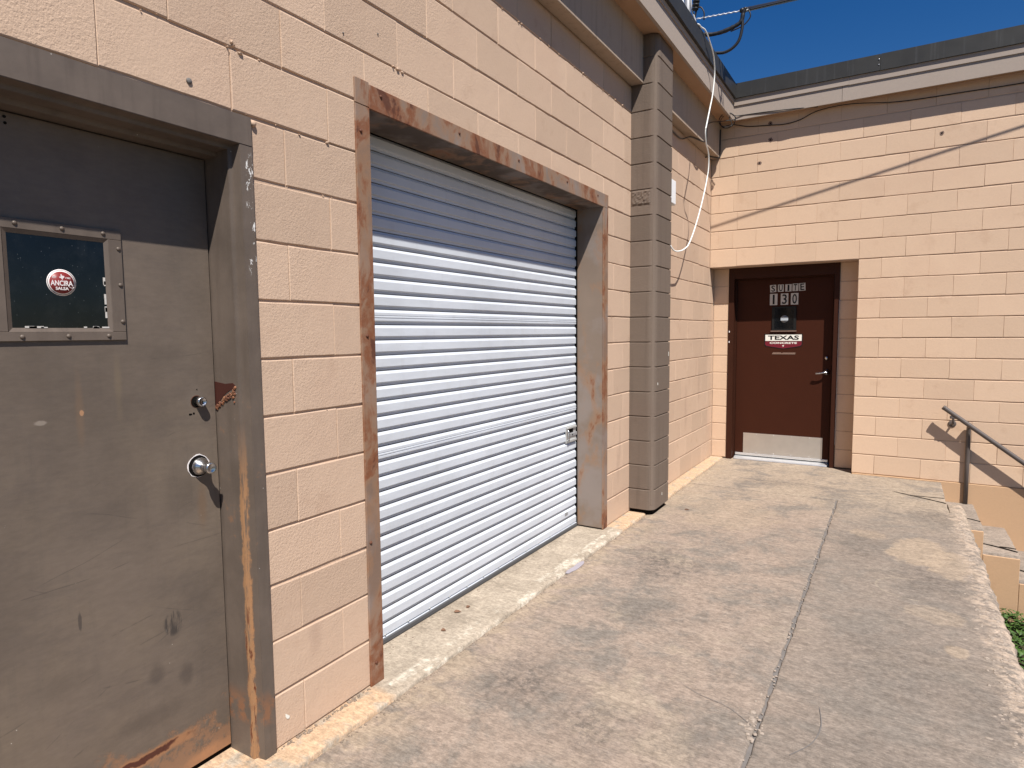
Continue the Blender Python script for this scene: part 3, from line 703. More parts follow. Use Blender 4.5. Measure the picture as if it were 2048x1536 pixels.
box("beam", (-0.003, -3.2, 3.46), (0.100, PY0 - 0.003, 3.85), M['band'], el, 0.004)
box("beam", (-0.003, PY1 + 0.003, 3.456), (0.100, 7.455, 3.85), M['band'], el, 0.004)
box("soffit", (-0.10, -3.2, 3.832), (EX - 0.004, 7.37, 3.856), M['soffit'], el)
wavy_strip("fascia", 'y', -3.2, EY + 0.0, EX - 0.024, EX, ZF, 4.03, M['fascia'], el, 0.0025, seed=1)
wavy_strip("drip_edge", 'y', -3.2, EY - 0.012, EX + 0.001, EX + 0.010, 3.990, 4.034, M['fascia'], el, 0.003, seed=2)
wavy_strip("coping", 'y', -3.2, 6.03, -0.05, EX + 0.036, 4.035, 4.185, M['coping'], el, 0.006, 0.1, seed=3)
wavy_strip("coping", 'y', 6.034, EY - 0.042, -0.05, EX + 0.033, 4.030, 4.180, M['coping'], el, 0.008, 0.07, seed=5)
box("roof_deck", (-7.0, -3.2, 3.96), (0.20, 8.4, 4.05), M['roof'], el)
eb = thing("roof_eave", "beige roof eave with dark metal coping above the back wall", "roof edge", (3.0, 7.6, 3.8))
box("soffit", (0.02, EY + 0.006, 3.832), (8.0, 7.60, 3.856), M['soffit'], eb)
wavy_strip("fascia", 'x', EX - 0.004, 1.32, EY + 0.024, EY, ZF, 3.985, M['fascia'], eb, 0.0, seed=7)
wavy_strip("fascia", 'x', 1.323, 8.0, EY + 0.024, EY - 0.001, ZF, 3.985, M['fascia'], eb, 0.003, seed=8)
wavy_strip("drip_edge", 'x', EX - 0.004, 1.38, EY + 0.02, EY - 0.012, 3.965, 4.055, M['fascia'], eb, 0.001, seed=9)
wavy_strip("drip_edge", 'x', 1.381, 8.0, EY + 0.02, EY - 0.0125, 3.962, 4.055, M['fascia'], eb, 0.002, seed=10)
wavy_strip("coping", 'x', EX - 0.0, 1.65, 7.75, EY - 0.030, 4.040, 4.195, M['coping'], eb, 0.002, seed=11)
wavy_strip("coping", 'x', 1.652, 8.0, 7.75, EY - 0.031, 4.040, 4.195, M['coping'], eb, 0.002, seed=12)
for z in (4.075, 4.125): lathe("screw_head", [(0, 0.006), (0.003, 0.005), (0.003, 0)], (0, -1, 0), (1.635, EY - 0.031, z + 0.02), M['steel'], eb, 8)
box("roof_deck", (0.20, 7.5, 3.96), (8.0, 14.0, 4.05), M['roof'], eb)

# ------------------------------------------------------------------ near steel door
nd = thing("steel_door", "worn taupe steel door with small square window and knob", "door", (-0.12, 0.875, 0.0))
DX = -0.148
def jamb_profile(y_in, y_out, s):
    return [(-0.21, y_out), (0.012, y_out), (0.013, y_out - s * 0.048), (-0.024, y_out - s * 0.053), (-0.026, y_out - s * 0.067), (-0.21, y_out - s * 0.067)]
prism("frame_jamb", jamb_profile(1.333, 1.400, 1), 0.0, 2.1345, 2, M['frame'], nd, 0.0016)
prism("frame_jamb", jamb_profile(0.42, 0.354, -1), 0.0, 2.1345, 2, M['frame'], nd, 0.0016)
prism("frame_header", [(-0.21, 2.230), (0.012, 2.230), (0.013, 2.135), (-0.024, 2.131), (-0.026, 2.118), (-0.085, 2.118), (-0.088, 2.103), (-0.21, 2.103)], 0.354, 1.400, 1, M['frame'], nd, 0.0016)
leaf = box("leaf", (DX - 0.044, 0.424, 0.022), (DX, 1.329, 2.100), M['door'], nd, 0.002)
box("sill_gap", (DX - 0.05, 0.42, 0.001), (DX - 0.012, 1.333, 0.03), M['void_and_shadow'], nd)
# window: bolted frame with mitred inner bead, recessed dusty glass
wy0, wy1, wz0, wz1 = 0.700, 1.040, 1.496, 1.824; gy0, gy1, gz0, gz1 = 0.751, 0.990, 1.533, 1.784
wf = box("window_frame", (DX + 0.0005, wy0, wz0), (DX + 0.0075, wy1, gz0 - 0.012), M['frame'], nd, 0.0012)
for a, b in (((wy0, gz1 + 0.012), (wy1, wz1)), ((wy0, gz0 - 0.0119), (gy0 - 0.012, gz1 + 0.0119)), ((gy1 + 0.012, gz0 - 0.0119), (wy1, gz1 + 0.0119))):
    box("window_frame", (DX + 0.0005, a[0], a[1]), (DX + 0.0075, b[0], b[1]), M['frame'], nd, 0.0012)
for pts in (((gy0 - 0.012, gz0 - 0.012), (gy1 + 0.012, gz0 - 0.012), (gy1, gz0), (gy0, gz0)), ((gy0 - 0.012, gz1 + 0.012), (gy1 + 0.012, gz1 + 0.012), (gy1, gz1), (gy0, gz1)),
            ((gy0 - 0.012, gz0 - 0.012), (gy0 - 0.012, gz1 + 0.012), (gy0, gz1), (gy0, gz0)), ((gy1 + 0.012, gz0 - 0.012), (gy1 + 0.012, gz1 + 0.012), (gy1, gz1), (gy1, gz0))):
    bm = bmesh.new(); v = [bm.verts.new((DX + (0.0075 if i < 2 else 0.0012), p[0], p[1])) for i, p in enumerate(pts)]; bm.faces.new(v)
    o0 = v[0].co.copy()
    for q in v: q.co -= o0
    link("glazing_bead", finish(bm, "glazing_bead"), M['frame'], nd, o0)
box("glass", (DX + 0.0002, gy0 - 0.002, gz0 - 0.002), (DX + 0.0016, gy1 + 0.002, gz1 + 0.002), M['glass'], nd)
for i in range(9):
    a = gy0 + 0.01 + random.random() * 0.215
    box("dried_putty", (DX + 0.0016, a, gz0 - 0.001), (DX + 0.003, a + 0.008 + 0.02 * random.random(), gz0 + 0.002 + 0.003 * random.random()), M['tile'], nd)
for i in range(6):
    a = gz0 + 0.005 + random.random() * 0.14
    box("dried_putty", (DX + 0.0016, gy1 - 0.004 - 0.002 * random.random(), a), (DX + 0.003, gy1, a + 0.012 + 0.02 * random.random()), M['tile'], nd)
for (y, z) in ((1.030, 1.662), (1.031, 1.552), (0.989, 1.509), (0.881, 1.509), (0.769, 1.508), (0.711, 1.552), (0.711, 1.662), (0.881, 1.811), (0.989, 1.811), (1.030, 1.77), (0.769, 1.811)):
    lathe("rivet", [(0, 0.0062), (0.002, 0.0058), (0.0042, 0.003), (0.0046, 0)], (1, 0, 0), (DX + 0.0074, y, z), M['frame'], nd, 12)
# round sticker
sc = (0.874, 1.660); sx = DX + 0.0018
stk = lathe("sticker", [(0, 0.0372), (0.0004, 0.0372), (0.0004, 0)], (1, 0, 0), (sx, sc[0], sc[1]), M['stickwhite'], nd, 48)
stk['label'] = "round maroon and white sticker on the window glass"
lathe("sticker_ring", [(0, 0.0350), (0.0008, 0.0350), (0.0008, 0)], (1, 0, 0), (sx, sc[0], sc[1]), M['signblack'], stk, 48)
lathe("sticker_ring", [(0, 0.0336), (0.0011, 0.0336), (0.0011, 0)], (1, 0, 0), (sx, sc[0], sc[1]), M['stickwhite'], stk, 48)
lathe("sticker_face", [(0, 0.0308), (0.0014, 0.0308), (0.0014, 0)], (1, 0, 0), (sx, sc[0], sc[1]), M['stickred'], stk, 48)
put_text("lettering", "ANCIRA", 0.0560, 0.0150, '+x', (sx + 0.0015, sc[0], sc[1] - 0.0015), M['stickwhite'], stk, 0.00035, 0.0002)
put_text("lettering", "SALSA", 0.0330, 0.0085, '+x', (sx + 0.0015, sc[0] + 0.0005, sc[1] - 0.0165), M['stickwhite'], stk, 0.00022, 0.0002)
put_text("lettering", "EST", 0.0105, 0.0048, '+x', (sx + 0.0015, sc[0] - 0.0175, sc[1] + 0.0145), M['stickwhite'], stk, 0.0001, 0.0002)
put_text("lettering", "1982", 0.0125, 0.0048, '+x', (sx + 0.0015, sc[0] + 0.0165, sc[1] + 0.0135), M['stickwhite'], stk, 0.0001, 0.0002)
tx = [(-2, 9), (1.2, 9), (1.2, 5.5), (5, 4), (8, 4), (8.4, 0), (7.5, -1.5), (3.6, -4.6), (3.4, -8.4), (0.8, -7), (-1.2, -3), (-3, -2.6), (-4, -3.6), (-5.2, -2.2), (-7.2, 1), (-2, 1)]
prism("state_outline", [(sc[0] + a * 0.00088, sc[1] + 0.0155 + b * 0.00088) for a, b in tx], sx + 0.0014, sx + 0.0017, 0, M['stickwhite'], stk)
tube("sticker_swash", [(sx + 0.0016, sc[0] + 0.0165, sc[1] - 0.008), (sx + 0.0016, sc[0] + 0.020, sc[1] - 0.0125), (sx + 0.0016, sc[0] + 0.0265, sc[1] - 0.0145), (sx + 0.0016, sc[0] + 0.031, sc[1] - 0.012)], 0.0008, M['stickwhite'], stk, 4, 6)
# knob and lock over rough cut-outs
def ragged_disc(name, y, z, r, x, mat, parent, j=0.12, sy=1.0):
    pts = [(y + sy * r * (1 + j * (random.random() - 0.5)) * math.cos(t), z + r * (1 + j * (random.random() - 0.5)) * math.sin(t)) for t in (i * 2 * math.pi / 22 for i in range(22))]
    return prism(name, pts, x, x + 0.0008, 0, mat, parent)
ragged_disc("cut_out_edge", 1.2545, 1.064, 0.0395, DX + 0.0002, M['stickwhite'], nd)
ragged_disc("cut_out", 1.255, 1.063, 0.037, DX + 0.0007, M['void_and_shadow'], nd, 0.06)
lathe("knob", [(0, 0.0305), (0.004, 0.0305), (0.010, 0.029), (0.018, 0.0245), (0.026, 0.0165), (0.033, 0.0125), (0.042, 0.0125), (0.047, 0.0165), (0.053, 0.0185), (0.064, 0.0192), (0.0685, 0.0180), (0.070, 0.0145), (0.067, 0.011), (0.0672, 0)], (1, 0, 0), (DX + 0.001, 1.258, 1.062), M['steel'], nd, 36)
ragged_disc("cut_out_edge", 1.2590, 1.284, 0.0215, DX + 0.0002, M['rust'], nd)
ragged_disc("cut_out", 1.2585, 1.284, 0.0195, DX + 0.0007, M['void_and_shadow'], nd, 0.06)
dl = lathe("deadbolt", [(0, 0.0165), (0.024, 0.0165), (0.0265, 0.0148), (0.0265, 0.0115), (0.0255, 0.0112), (0.0255, 0)], (1, 0, 0), (DX + 0.001, 1.265, 1.284), M['steel'], nd, 30)
box("keyway", (DX + 0.0262, 1.2640, 1.277), (DX + 0.0275, 1.2662, 1.286), M['void_and_shadow'], dl)
for (y, z, r) in ((1.233, 1.243, 0.0035), (1.238, 1.243, 0.0028), (1.247, 1.245, 0.0035), (1.262, 1.325, 0.002)): lathe("screw_hole", [(0, r), (0.0008, r), (0.0008, 0)], (1, 0, 0), (DX + 0.0001, y, z), M['void_and_shadow'], nd, 10)
for (y, z) in ((0.766, 2.086), (0.767, 2.070)): lathe("screw_hole", [(0, 0.004), (0.0008, 0.004), (0.0008, 0)], (1, 0, 0), (DX + 0.0001, y, z), M['void_and_shadow'], nd, 10)
# torn strike: dark rusty gap in the jamb with flaking lip
prism("torn_strike", [(-0.178, 1.350), (-0.140, 1.346), (-0.095, 1.341), (-0.052, 1.345), (-0.040, 1.338), (-0.046, 1.318), (-0.062, 1.322), (-0.085, 1.312), (-0.112, 1.294), (-0.138, 1.268), (-0.178, 1.240)], 1.3318, 1.3329, 1, simple("dark_rust", (0.050, 0.012, 0.007), 0.8), nd)
for i in range(60):
    t = random.random(); x = -0.150 + 0.112 * t; z = 1.256 + 0.068 * t + random.uniform(-0.012, 0.006) + (random.uniform(-0.03, 0.01) if t > 0.85 else 0)
    r = 0.003 + 0.004 * random.random(); lathe("rust_flake", [(0, r), (0.002, r * 0.8), (0.003, 0)], (0.3, -1, 0.3), (x, 1.3318, z), M['rust'], nd, 6)

# ------------------------------------------------------------------ roller shutter
rs = thing("roller_shutter", "ribbed white roller shutter in a rusty steel frame", "shutter", (-0.1, 3.17, 0.0))
SX = -0.212; SY0, SY1 = 1.985, 4.366; P = 0.0729
def slat_mesh(kind):
    L = SY1 - SY0
    prof = [(-0.0098, 0.0), (-0.0093, -0.0010), (-0.0006, -0.0125), (0.0, -0.0140)]
    if kind: prof += [(0.0, -0.026), (-0.003, -0.028), (0.0008, -0.031), (0.0008, -0.037), (-0.003, -0.039), (0.0, -0.042)]
    prof += [(0.0, -0.0515), (-0.0008, -0.0528), (-0.0090, -0.0572), (-0.0098, -0.0582), (-0.0098, -P + 0.0042), (-0.0240, -P + 0.0038), (-0.0240, -P)]
    n = 14; vs = []; fs = []; m = len(prof)
    for i in range(n + 1):
        for x, z in prof: vs.append((x, L * i / n, z + P))
    for i in range(n):
        for k in range(m - 1): fs.append((i * m + k, (i + 1) * m + k, (i + 1) * m + k + 1, i * m + k + 1))
    me = bpy.data.meshes.new("slat"); me.from_pydata(vs, [], fs)
    for p in me.polygons: p.use_smooth = True
    me.set_sharp_from_angle(angle=math.radians(14)); return me
s0, s1 = slat_mesh(0), slat_mesh(1)
top = 1.768
for m in range(-23, 10):
    zt = top + P * m
    link("slat", s1 if m in (-2, -11) else s0, M['slat'], rs, (SX + 0.0008 * math.sin(m * 2.1), SY0, zt - P))
zb = top - 23 * P - P
bar = box("bottom_bar", (SX - 0.012, SY0, 0.030), (SX + 0.006, SY1, zb + 0.014), M['slat'], rs, 0.003)
for i in range(13): lathe("rivet", [(0, 0.006), (0.002, 0.0055), (0.003, 0)], (1, 0, 0), (SX + 0.006, SY0 + 0.22 + i * 0.172, 0.045), M['galv'], bar, 8)
box("bottom_seal", (SX - 0.010, SY0, 0.002), (SX + 0.012, SY1, 0.030), simple("grey_seal_rubber", (0.085, 0.085, 0.088), 0.7), rs, 0.005)
box("guide", (-0.245, 1.945, 0.0), (-0.200, 1.984, 2.45), M['greypipe'], rs)
box("guide", (-0.245, 4.3665, 0.0), (-0.204, 4.386, 2.45), M['void_and_shadow'], rs)
box("housing_back", (-0.26, 1.95, 0.0), (-0.246, 4.40, 2.6), M['void_and_shadow'], rs)
# steel angle frame
hd = box("frame_header", (-0.001, 1.966, 2.424), (0.009, 4.462, 2.520), M['rusthead'], rs, 0.0015)
box("header_soffit", (-0.205, 1.965, 2.424), (-0.0012, 4.374, 2.431), rust_mat('shade_darkened_soffit_steel', 0.62, (0.085, 0.062, 0.046)), rs)  # base colour darkened to carry the shade under the header
jt = box("frame_corner", (-0.001, 1.886, 2.428), (0.009, 1.9645, 2.527), M['rustjamb'], rs, 0.0015)
ja = box("frame_jamb", (-0.001, 1.886, 0.0), (0.0085, 1.965, 2.4255), M['rustjamb'], rs, 0.0015)
box("jamb_reveal", (-0.205, 1.958, 0.0), (-0.0012, 1.965, 2.4235), M['rustreveal'], rs)
jc = box("frame_jamb", (-0.001, 4.376, 0.0), (0.009, 4.460, 2.4235), M['rustjamb'], rs, 0.0015)
box("jamb_reveal", (-0.205, 4.375, 0.012), (-0.0012, 4.381, 2.4235), M['rustreveal'], rs)
for (y, z) in ((2.586, 2.486), (3.156, 2.483), (3.772, 2.485), (4.267, 2.485), (2.033, 2.491)):
    lathe("screw_head", [(0, 0.008), (0.003, 0.007), (0.006, 0.003), (0.006, 0)], (1, 0, 0), (0.0088, y, z), M['rust'], hd, 10)
for (y, z) in ((1.912, 2.322), (1.917, 1.5), (1.905, 0.629), (1.918, 0.097)):
    lathe("screw_head", [(0, 0.008), (0.003, 0.007), (0.006, 0.003), (0.006, 0)], (1, 0, 0), (0.0083, y, z), M['rust'], ja, 10)
# slide latch
lt = box("latch", (SX - 0.002, 4.185, 0.676), (SX + 0.004, 4.355, 0.806), M['galv'], rs, 0.002)
box("latch_rail", (SX + 0.004, 4.195, 0.785), (SX + 0.016, 4.345, 0.800), M['galv'], lt, 0.002)
box("latch_rail", (SX + 0.004, 4.205, 0.683), (SX + 0.016, 4.345, 0.700), M['galv'], lt, 0.002)
box("latch_slot", (SX + 0.0041, 4.222, 0.752), (SX + 0.0052, 4.305, 0.782), M['void_and_shadow'], lt)
box("latch_bolt", (SX + 0.0055, 4.225, 0.722), (SX + 0.012, 4.362, 0.748), M['greypipe'], lt, 0.003)
tube("latch_handle", [(SX + 0.010, 4.198, 0.775), (SX + 0.022, 4.198, 0.765), (SX + 0.024, 4.200, 0.715), (SX + 0.014, 4.202, 0.700)], 0.006, M['steel'], lt, 5, 8)
lathe("latch_knob", [(0, 0.010), (0.006, 0.010), (0.009, 0.006), (0.009, 0)], (1, 0, 0), (SX + 0.016, 4.203, 0.702), M['steel'], lt, 14)
lathe("latch_screw", [(0, 0.006), (0.003, 0.005), (0.003, 0)], (1, 0, 0), (SX + 0.012, 4.280, 0.735), M['signblack'], lt, 10)
box("label_plate", (SX + 0.0005, 4.172, 0.128), (SX + 0.0018, 4.218, 0.150), M['greypipe'], rs)

# ------------------------------------------------------------------ brown suite door
sd = thing("suite_door", "dark brown door with steel kick plate set back in the doorway", "door", (0.755, 7.76, 0.0))
YF, YD = 7.690, 7.795
prism("frame_jamb", [(0.177, YF), (0.238, YF), (0.238, YD - 0.005), (0.252, YD - 0.005), (0.252, YD + 0.05), (0.177, YD + 0.05)], SZ, 2.2345, 2, M['brownf'], sd, 0.0015)
prism("frame_jamb", [(1.334, YF), (1.286, YF), (1.286, YD - 0.005), (1.272, YD - 0.005), (1.272, YD + 0.05), (1.334, YD + 0.05)], SZ, 2.2345, 2, M['brownf'], sd, 0.0015)
prism("frame_header", [(YF + 0.001, 2.2342), (YF + 0.001, 2.112), (YD - 0.006, 2.112), (YD - 0.006, 2.100), (YD + 0.05, 2.100), (YD + 0.05, 2.2342)], 0.2385, 1.2855, 0, M['brownf'], sd, 0.0015)
box("leaf", (0.254, YD, 0.030), (1.270, YD + 0.044, 2.098), M['brown'], sd, 0.002)
box("frame_chip", (1.3345, YF - 0.0016, 0.25), (1.3365, YF + 0.001, 1.83), M['stickwhite'], sd)
for z in (1.49, 1.37): box("paint_fleck", (0.186, YF - 0.0012, z), (0.196, YF + 0.0005, z + 0.020), M['stickwhite'], sd)
th = prism("threshold", [(YD - 0.085, -0.008), (YD - 0.080, 0.006), (YD - 0.05, 0.018), (YD - 0.004, 0.020), (YD - 0.004, -0.01)], 0.262, 1.262, 0, M['alu'], sd)
box("door_sweep", (0.262, YD - 0.010, 0.030), (1.262, YD - 0.0005, 0.058), M['alu'], sd, 0.002)
kp = box("kick_plate", (0.352, YD - 0.0025, 0.060), (1.203, YD - 0.0004, 0.300), M['brushed'], sd)
for i in range(4):
    for z in (0.072, 0.288): lathe("screw_head", [(0, 0.006), (0.003, 0.004), (0.003, 0)], (0, -1, 0), (0.50 + i * 0.19, YD - 0.0024, z), M['alu'], kp, 8)
# vision panel
vp = box("vision_frame", (0.640, YD - 0.012, 1.508), (0.900, YD - 0.0005, 1.782), M['signblack'], sd, 0.004)
box("vision_glass", (0.668, YD - 0.0128, 1.528), (0.872, YD - 0.0118, 1.765), M['blackglass'], vp)
box("vision_sill", (0.632, YD - 0.018, 1.496), (0.905, YD - 0.0006, 1.508), M['faded'], vp)
gs = lathe("grey_sticker", [(0, 0.041), (0.0006, 0.041), (0.0006, 0)], (0, -1, 0), (0.776, YD - 0.0128, 1.640), simple("grey_sticker", (0.20, 0.22, 0.24), 0.5), vp, 28)
box("grey_sticker", (0.737, YD - 0.0145, 1.622), (0.815, YD - 0.0136, 1.657), simple("grey_sticker_band", (0.42, 0.46, 0.50), 0.5), vp)
# letter tiles
def tile(x0, x1, z0, z1, ch, tilt):
    w, h = x1 - x0, z1 - z0
    t = box("letter_tile", (x0, YD - 0.0016, z0), (x1, YD - 0.0004, z1), M['tile'], sd)
    t.rotation_euler = (0, -tilt, 0); t['label'] = "worn pale tile with a black " + ch
    put_text("letter", ch, w * (0.30 if ch in 'I' else 0.26 if ch == '1' else 0.62), h * 0.86, '-y', ((x0 + x1) / 2, YD - 0.0019, (z0 + z1) / 2), M['signblack'], t, 0.0016, 0.0003)
for (x0, x1, z0, z1, ch) in ((0.616, 0.681, 1.948, 2.030, 'S'), (0.697, 0.759, 1.950, 2.031, 'U'), (0.775, 0.842, 1.950, 2.031, 'I'), (0.851, 0.912, 1.952, 2.035, 'T'), (0.921, 0.987, 1.953, 2.038, 'E')):
    tile(x0, x1, z0, z1, ch, 0.05 if ch in 'SE' else 0.0)
for (x0, x1, ch) in ((0.614, 0.695, '1'), (0.730, 0.810, '3'), (0.837, 0.915, '0')): tile(x0, x1, 1.800, 1.929, ch, 0.0)
# company sign
def ycut(pts, y0, y1, mat, parent, name): return prism(name, pts, y0, y1, 1, mat, parent)
def shield(i):
    return [(0.566 + i, 1.470 - i), (0.970 - i, 1.470 - i), (0.970 - i, 1.345 + i * 0.6), (0.955 - i, 1.325 + i), (0.90, 1.316 + i), (0.768, 1.296 + i), (0.64, 1.316 + i), (0.581 + i, 1.325 + i), (0.566 + i, 1.345 + i * 0.6)]
sg = ycut(shield(0), YD - 0.0022, YD - 0.0004, M['signblack'], sd, "sign"); sg['label'] = "black edged company sign, white above maroon"
red = shield(0.008); red[0] = (0.574, 1.385); red[1] = (0.962, 1.385)
ycut(red, YD - 0.0027, YD - 0.0018, M['signred'], sg, "sign_panel")
box("sign_panel", (0.575, YD - 0.0028, 1.390), (0.961, YD - 0.0018, 1.461), M['signwhite'], sg)
put_text("lettering", "TEXAS", 0.330, 0.050, '-y', (0.768, YD - 0.0031, 1.4265), M['signblack'], sg, 0.0016, 0.0003)
put_text("lettering", "CONCRETE", 0.290, 0.0215, '-y', (0.768, YD - 0.0031, 1.3665), M['signwhite'], sg, 0.0007, 0.0003)
stp = [(0.768 + (0.012 if i % 2 == 0 else 0.0055) * math.sin(i * math.pi / 5), 1.334 + (0.012 if i % 2 == 0 else 0.0055) * math.cos(i * math.pi / 5)) for i in range(10)]
ycut(stp, YD - 0.0034, YD - 0.0026, M['signwhite'], sg, "sign_star")
ycut([(0.648, 1.236), (0.662, 1.258), (0.745, 1.258), (0.757, 1.246), (0.768, 1.257), (0.902, 1.257), (0.896, 1.236)], YD - 0.0016, YD - 0.0004, M['faded'], sd, "faded_decal")
# lever and lock
lathe("deadbolt", [(0, 0.025), (0.008, 0.024), (0.012, 0.016), (0.018, 0.014), (0.018, 0)], (0, -1, 0), (1.220, YD - 0.0004, 1.200), M['steel'], sd, 24)
lv = lathe("lever_rose", [(0, 0.034), (0.008, 0.033), (0.014, 0.024), (0.030, 0.014), (0.046, 0.014), (0.046, 0)], (0, -1, 0), (1.226, YD - 0.0004, 1.040), M['steel'], sd, 24)
tube("lever", [(1.226, YD - 0.044, 1.040), (1.200, YD - 0.052, 1.038), (1.160, YD - 0.054, 1.031), (1.118, YD - 0.050, 1.027)], 0.0095, M['steel'], lv, 6, 12)

# ------------------------------------------------------------------ handrail on the back wall
hr = thing("hand_rail", "dark brown pipe hand rail sloping down beside the steps", "hand rail", (2.48, 7.394, -0.2))
r0 = Vector((2.290, 7.394, 0.748)); rd = Vector((0.644, 0, -0.494)).normalized()
tube("rail", [r0 + rd * t for t in (0, 0.02, 0.6, 1.2, 1.75)], 0.0215, M['rail'], hr, straight=True, seg=18)
lathe("rail_cap", [(-0.002, 0.0232), (0.012, 0.0232), (0.017, 0.019), (0.017, 0)], -rd, r0 + rd * 0.012, M['rail'], hr, 18)
px = 2.505; pz = 0.748 - 0.494 / 0.644 * (px - 2.290)
tube("post", [(px, 7.468, -0.21), (px, 7.468, 0.2), (px, 7.468, pz - 0.040), (px, 7.455, pz - 0.012), (px, 7.425, pz + 0.002), (px, 7.398, pz + 0.004)], 0.0195, M['rail'], hr, straight=True, seg=18)
bx = 2.372; bz = 0.748 - 0.494 / 0.644 * (bx - 2.290)
tube("bracket", [(bx, 7.394, bz - 0.018), (bx, 7.396, bz - 0.06), (bx, 7.420, bz - 0.095), (bx, 7.470, bz - 0.105), (bx, 7.494, bz - 0.105)], 0.010, M['rail'], hr, 6, 10)
box("bracket_saddle", (bx - 0.028, 7.380, bz - 0.044), (bx + 0.028, 7.408, bz - 0.016), M['rail'], hr, 0.004)
lathe("bracket_plate", [(0, 0.034), (0.006, 0.034), (0.010, 0.024), (0.010, 0)], (0, -1, 0), (bx, 7.4955, bz - 0.105), M['rail'], hr, 18)
ex = 3.45; ez = 0.748 - 0.494 / 0.644 * (ex - 2.290)
tube("post", [(ex, 7.394, -0.99), (ex, 7.394, ez - 0.005)], 0.0265, M['rail'], hr, straight=True, seg=18)

# ------------------------------------------------------------------ cables and boxes
CABLE = [Vector((0.500, 6.540, 4.566)).lerp(Vector((0.691, 8.0, 5.228)), t) for t in (0, 0.1, 0.3, 0.6, 1, 2, 4, 8, 14)]
tag(tube("service_cable", CABLE, 0.022, M['wire'], None, 4, 10, 0.12),
    "thick black overhead power cable leaving to the upper right", "cable")
tw = [Vector((0.079, 6.509, 4.584)).lerp(Vector((0.558, 6.561, 4.570)), i / 30) for i in range(31)]
tag(tube("messenger_wire", [p_ + Vector((0, 0.002 * math.cos(i * 2.1), 0.003 * math.sin(i * 2.1))) for i, p_ in enumerate(tw)], 0.0055, simple("bare_aluminium_wire", (0.70, 0.71, 0.72), 0.4, 0.5, 0.4), None, 3, 8),
    "twisted bare metal wire holding the power cable to the roof", "wire")
tag(tube("span_wire", [Vector((-0.83243, 6.41291, 4.527)) + Vector((0.99367, 0.10849, 0.02904)) * t for t in (1.38, 1.7, 2.4, 3.2, 4.2, 6, 9, 13, 18)], 0.0070, M['wire'], None, 4, 8),
    "thin black wire stretched from the splice, casting the slanting shadow", "wire")
tag(tube("drip_loop", [(0.530, 6.558, 4.588), (0.512, 6.557, 4.545), (0.495, 6.555, 4.475), (0.435, 6.548, 4.440), (0.326, 6.536, 4.412), (0.225, 6.526, 4.408), (0.150, 6.517, 4.420), (0.05, 6.50, 4.40)], 0.020, M['wire'], None, 6, 10, 0.22),
    "thick taped black cable loop, upper one, above the roof edge", "cable", "drip loops at the roof corner")
tag(tube("drip_loop", [(0.535, 6.560, 4.592), (0.508, 6.556, 4.53), (0.506, 6.556, 4.416), (0.479, 6.553, 4.305), (0.421, 6.546, 4.242), (0.343, 6.538, 4.215), (0.245, 6.527, 4.225), (0.12, 6.51, 4.21)], 0.0145, M['wire'], None, 6, 10),
    "smooth black cable loop hanging lowest over the roof edge", "cable", "drip loops at the roof corner")
tag(tube("drip_loop", [(0.545, 6.562, 4.590), (0.575, 6.562, 4.53), (0.570, 6.562, 4.485), (0.51, 6.556, 4.43), (0.40, 6.545, 4.40)], 0.006, M['wire'], None, 6, 8),
    "thin black wire tail curling off the power cable splice", "wire", "drip loops at the roof corner")
ms = thing("service_mast", "grey conduit with black ribbed insulator rising from the roof edge", "mast", (0.03, 6.50, 4.05))
tube("conduit", [(-0.01, 6.50, 4.05), (-0.01, 6.50, 4.6), (-0.01, 6.50, 5.3)], 0.030, M['greypipe'], ms, straight=True, seg=16)
tube("strap", [(0.085, 6.509, 4.40), (0.070, 6.508, 4.56), (0.035, 6.504, 4.68), (0.02, 6.503, 4.80), (0.0, 6.50, 4.92)], 0.008, M['greypipe'], ms, 5, 8)
lathe("insulator", [(0, 0.018), (0.01, 0.030), (0.022, 0.030), (0.028, 0.018), (0.036, 0.018), (0.042, 0.034), (0.056, 0.034), (0.062, 0.018), (0.070, 0.018), (0.076, 0.034), (0.09, 0.034), (0.098, 0.02), (0.16, 0.02)], (0.1, 0, 1), (0.066, 6.507, 4.665), M['black'], ms, 18)
tube("conductor", [(0.075, 6.508, 4.66), (0.055, 6.51, 4.58), (0.02, 6.50, 4.50), (0.0, 6.50, 4.30)], 0.009, M['wire'], ms, 5, 8)
tube("conductor", [(0.085, 6.509, 4.69), (0.12, 6.512, 4.685), (0.150, 6.515, 4.63), (0.150, 6.515, 4.56)], 0.007, M['wire'], ms, 6, 8)
tube("conductor", [(-0.06, 6.49, 4.80), (-0.03, 6.49, 4.70), (0.03, 6.50, 4.62), (0.06, 6.50, 4.52)], 0.009, M['white'], ms, 5, 8)
tag(tube("white_cable", [(0.16, 5.70, 4.20), (0.29, 5.762, 4.188), (0.30, 5.856, 4.196), (0.315, 5.934, 4.198), (0.325, 6.001, 4.165), (0.325, 6.074, 4.14), (0.325, 6.169, 4.1), (0.32, 6.25, 4.048), (0.31, 6.318, 3.937), (0.30, 6.295, 3.748), (0.29, 6.25, 3.621), (0.28, 6.171, 3.441),
                         (0.275, 6.155, 3.379), (0.27, 6.202, 3.29), (0.265, 6.32, 3.207), (0.255, 6.351, 3.045), (0.235, 6.242, 2.767), (0.20, 6.121, 2.493), (0.17, 6.032, 2.335), (0.155, 5.955, 2.282), (0.14, 5.847, 2.248), (0.12, 5.729, 2.242), (0.10, 5.66, 2.30), (0.06, 5.66, 2.45), (0.05, 5.67, 2.66)], 0.0066, M['whitewire'], None, 6, 8),
    "loose white cable hanging from the roof edge to the wall box", "cable")
jb_ = thing("junction_box", "small white box on the wall half hidden by the pilaster", "box", (0.05, 5.72, 2.66))
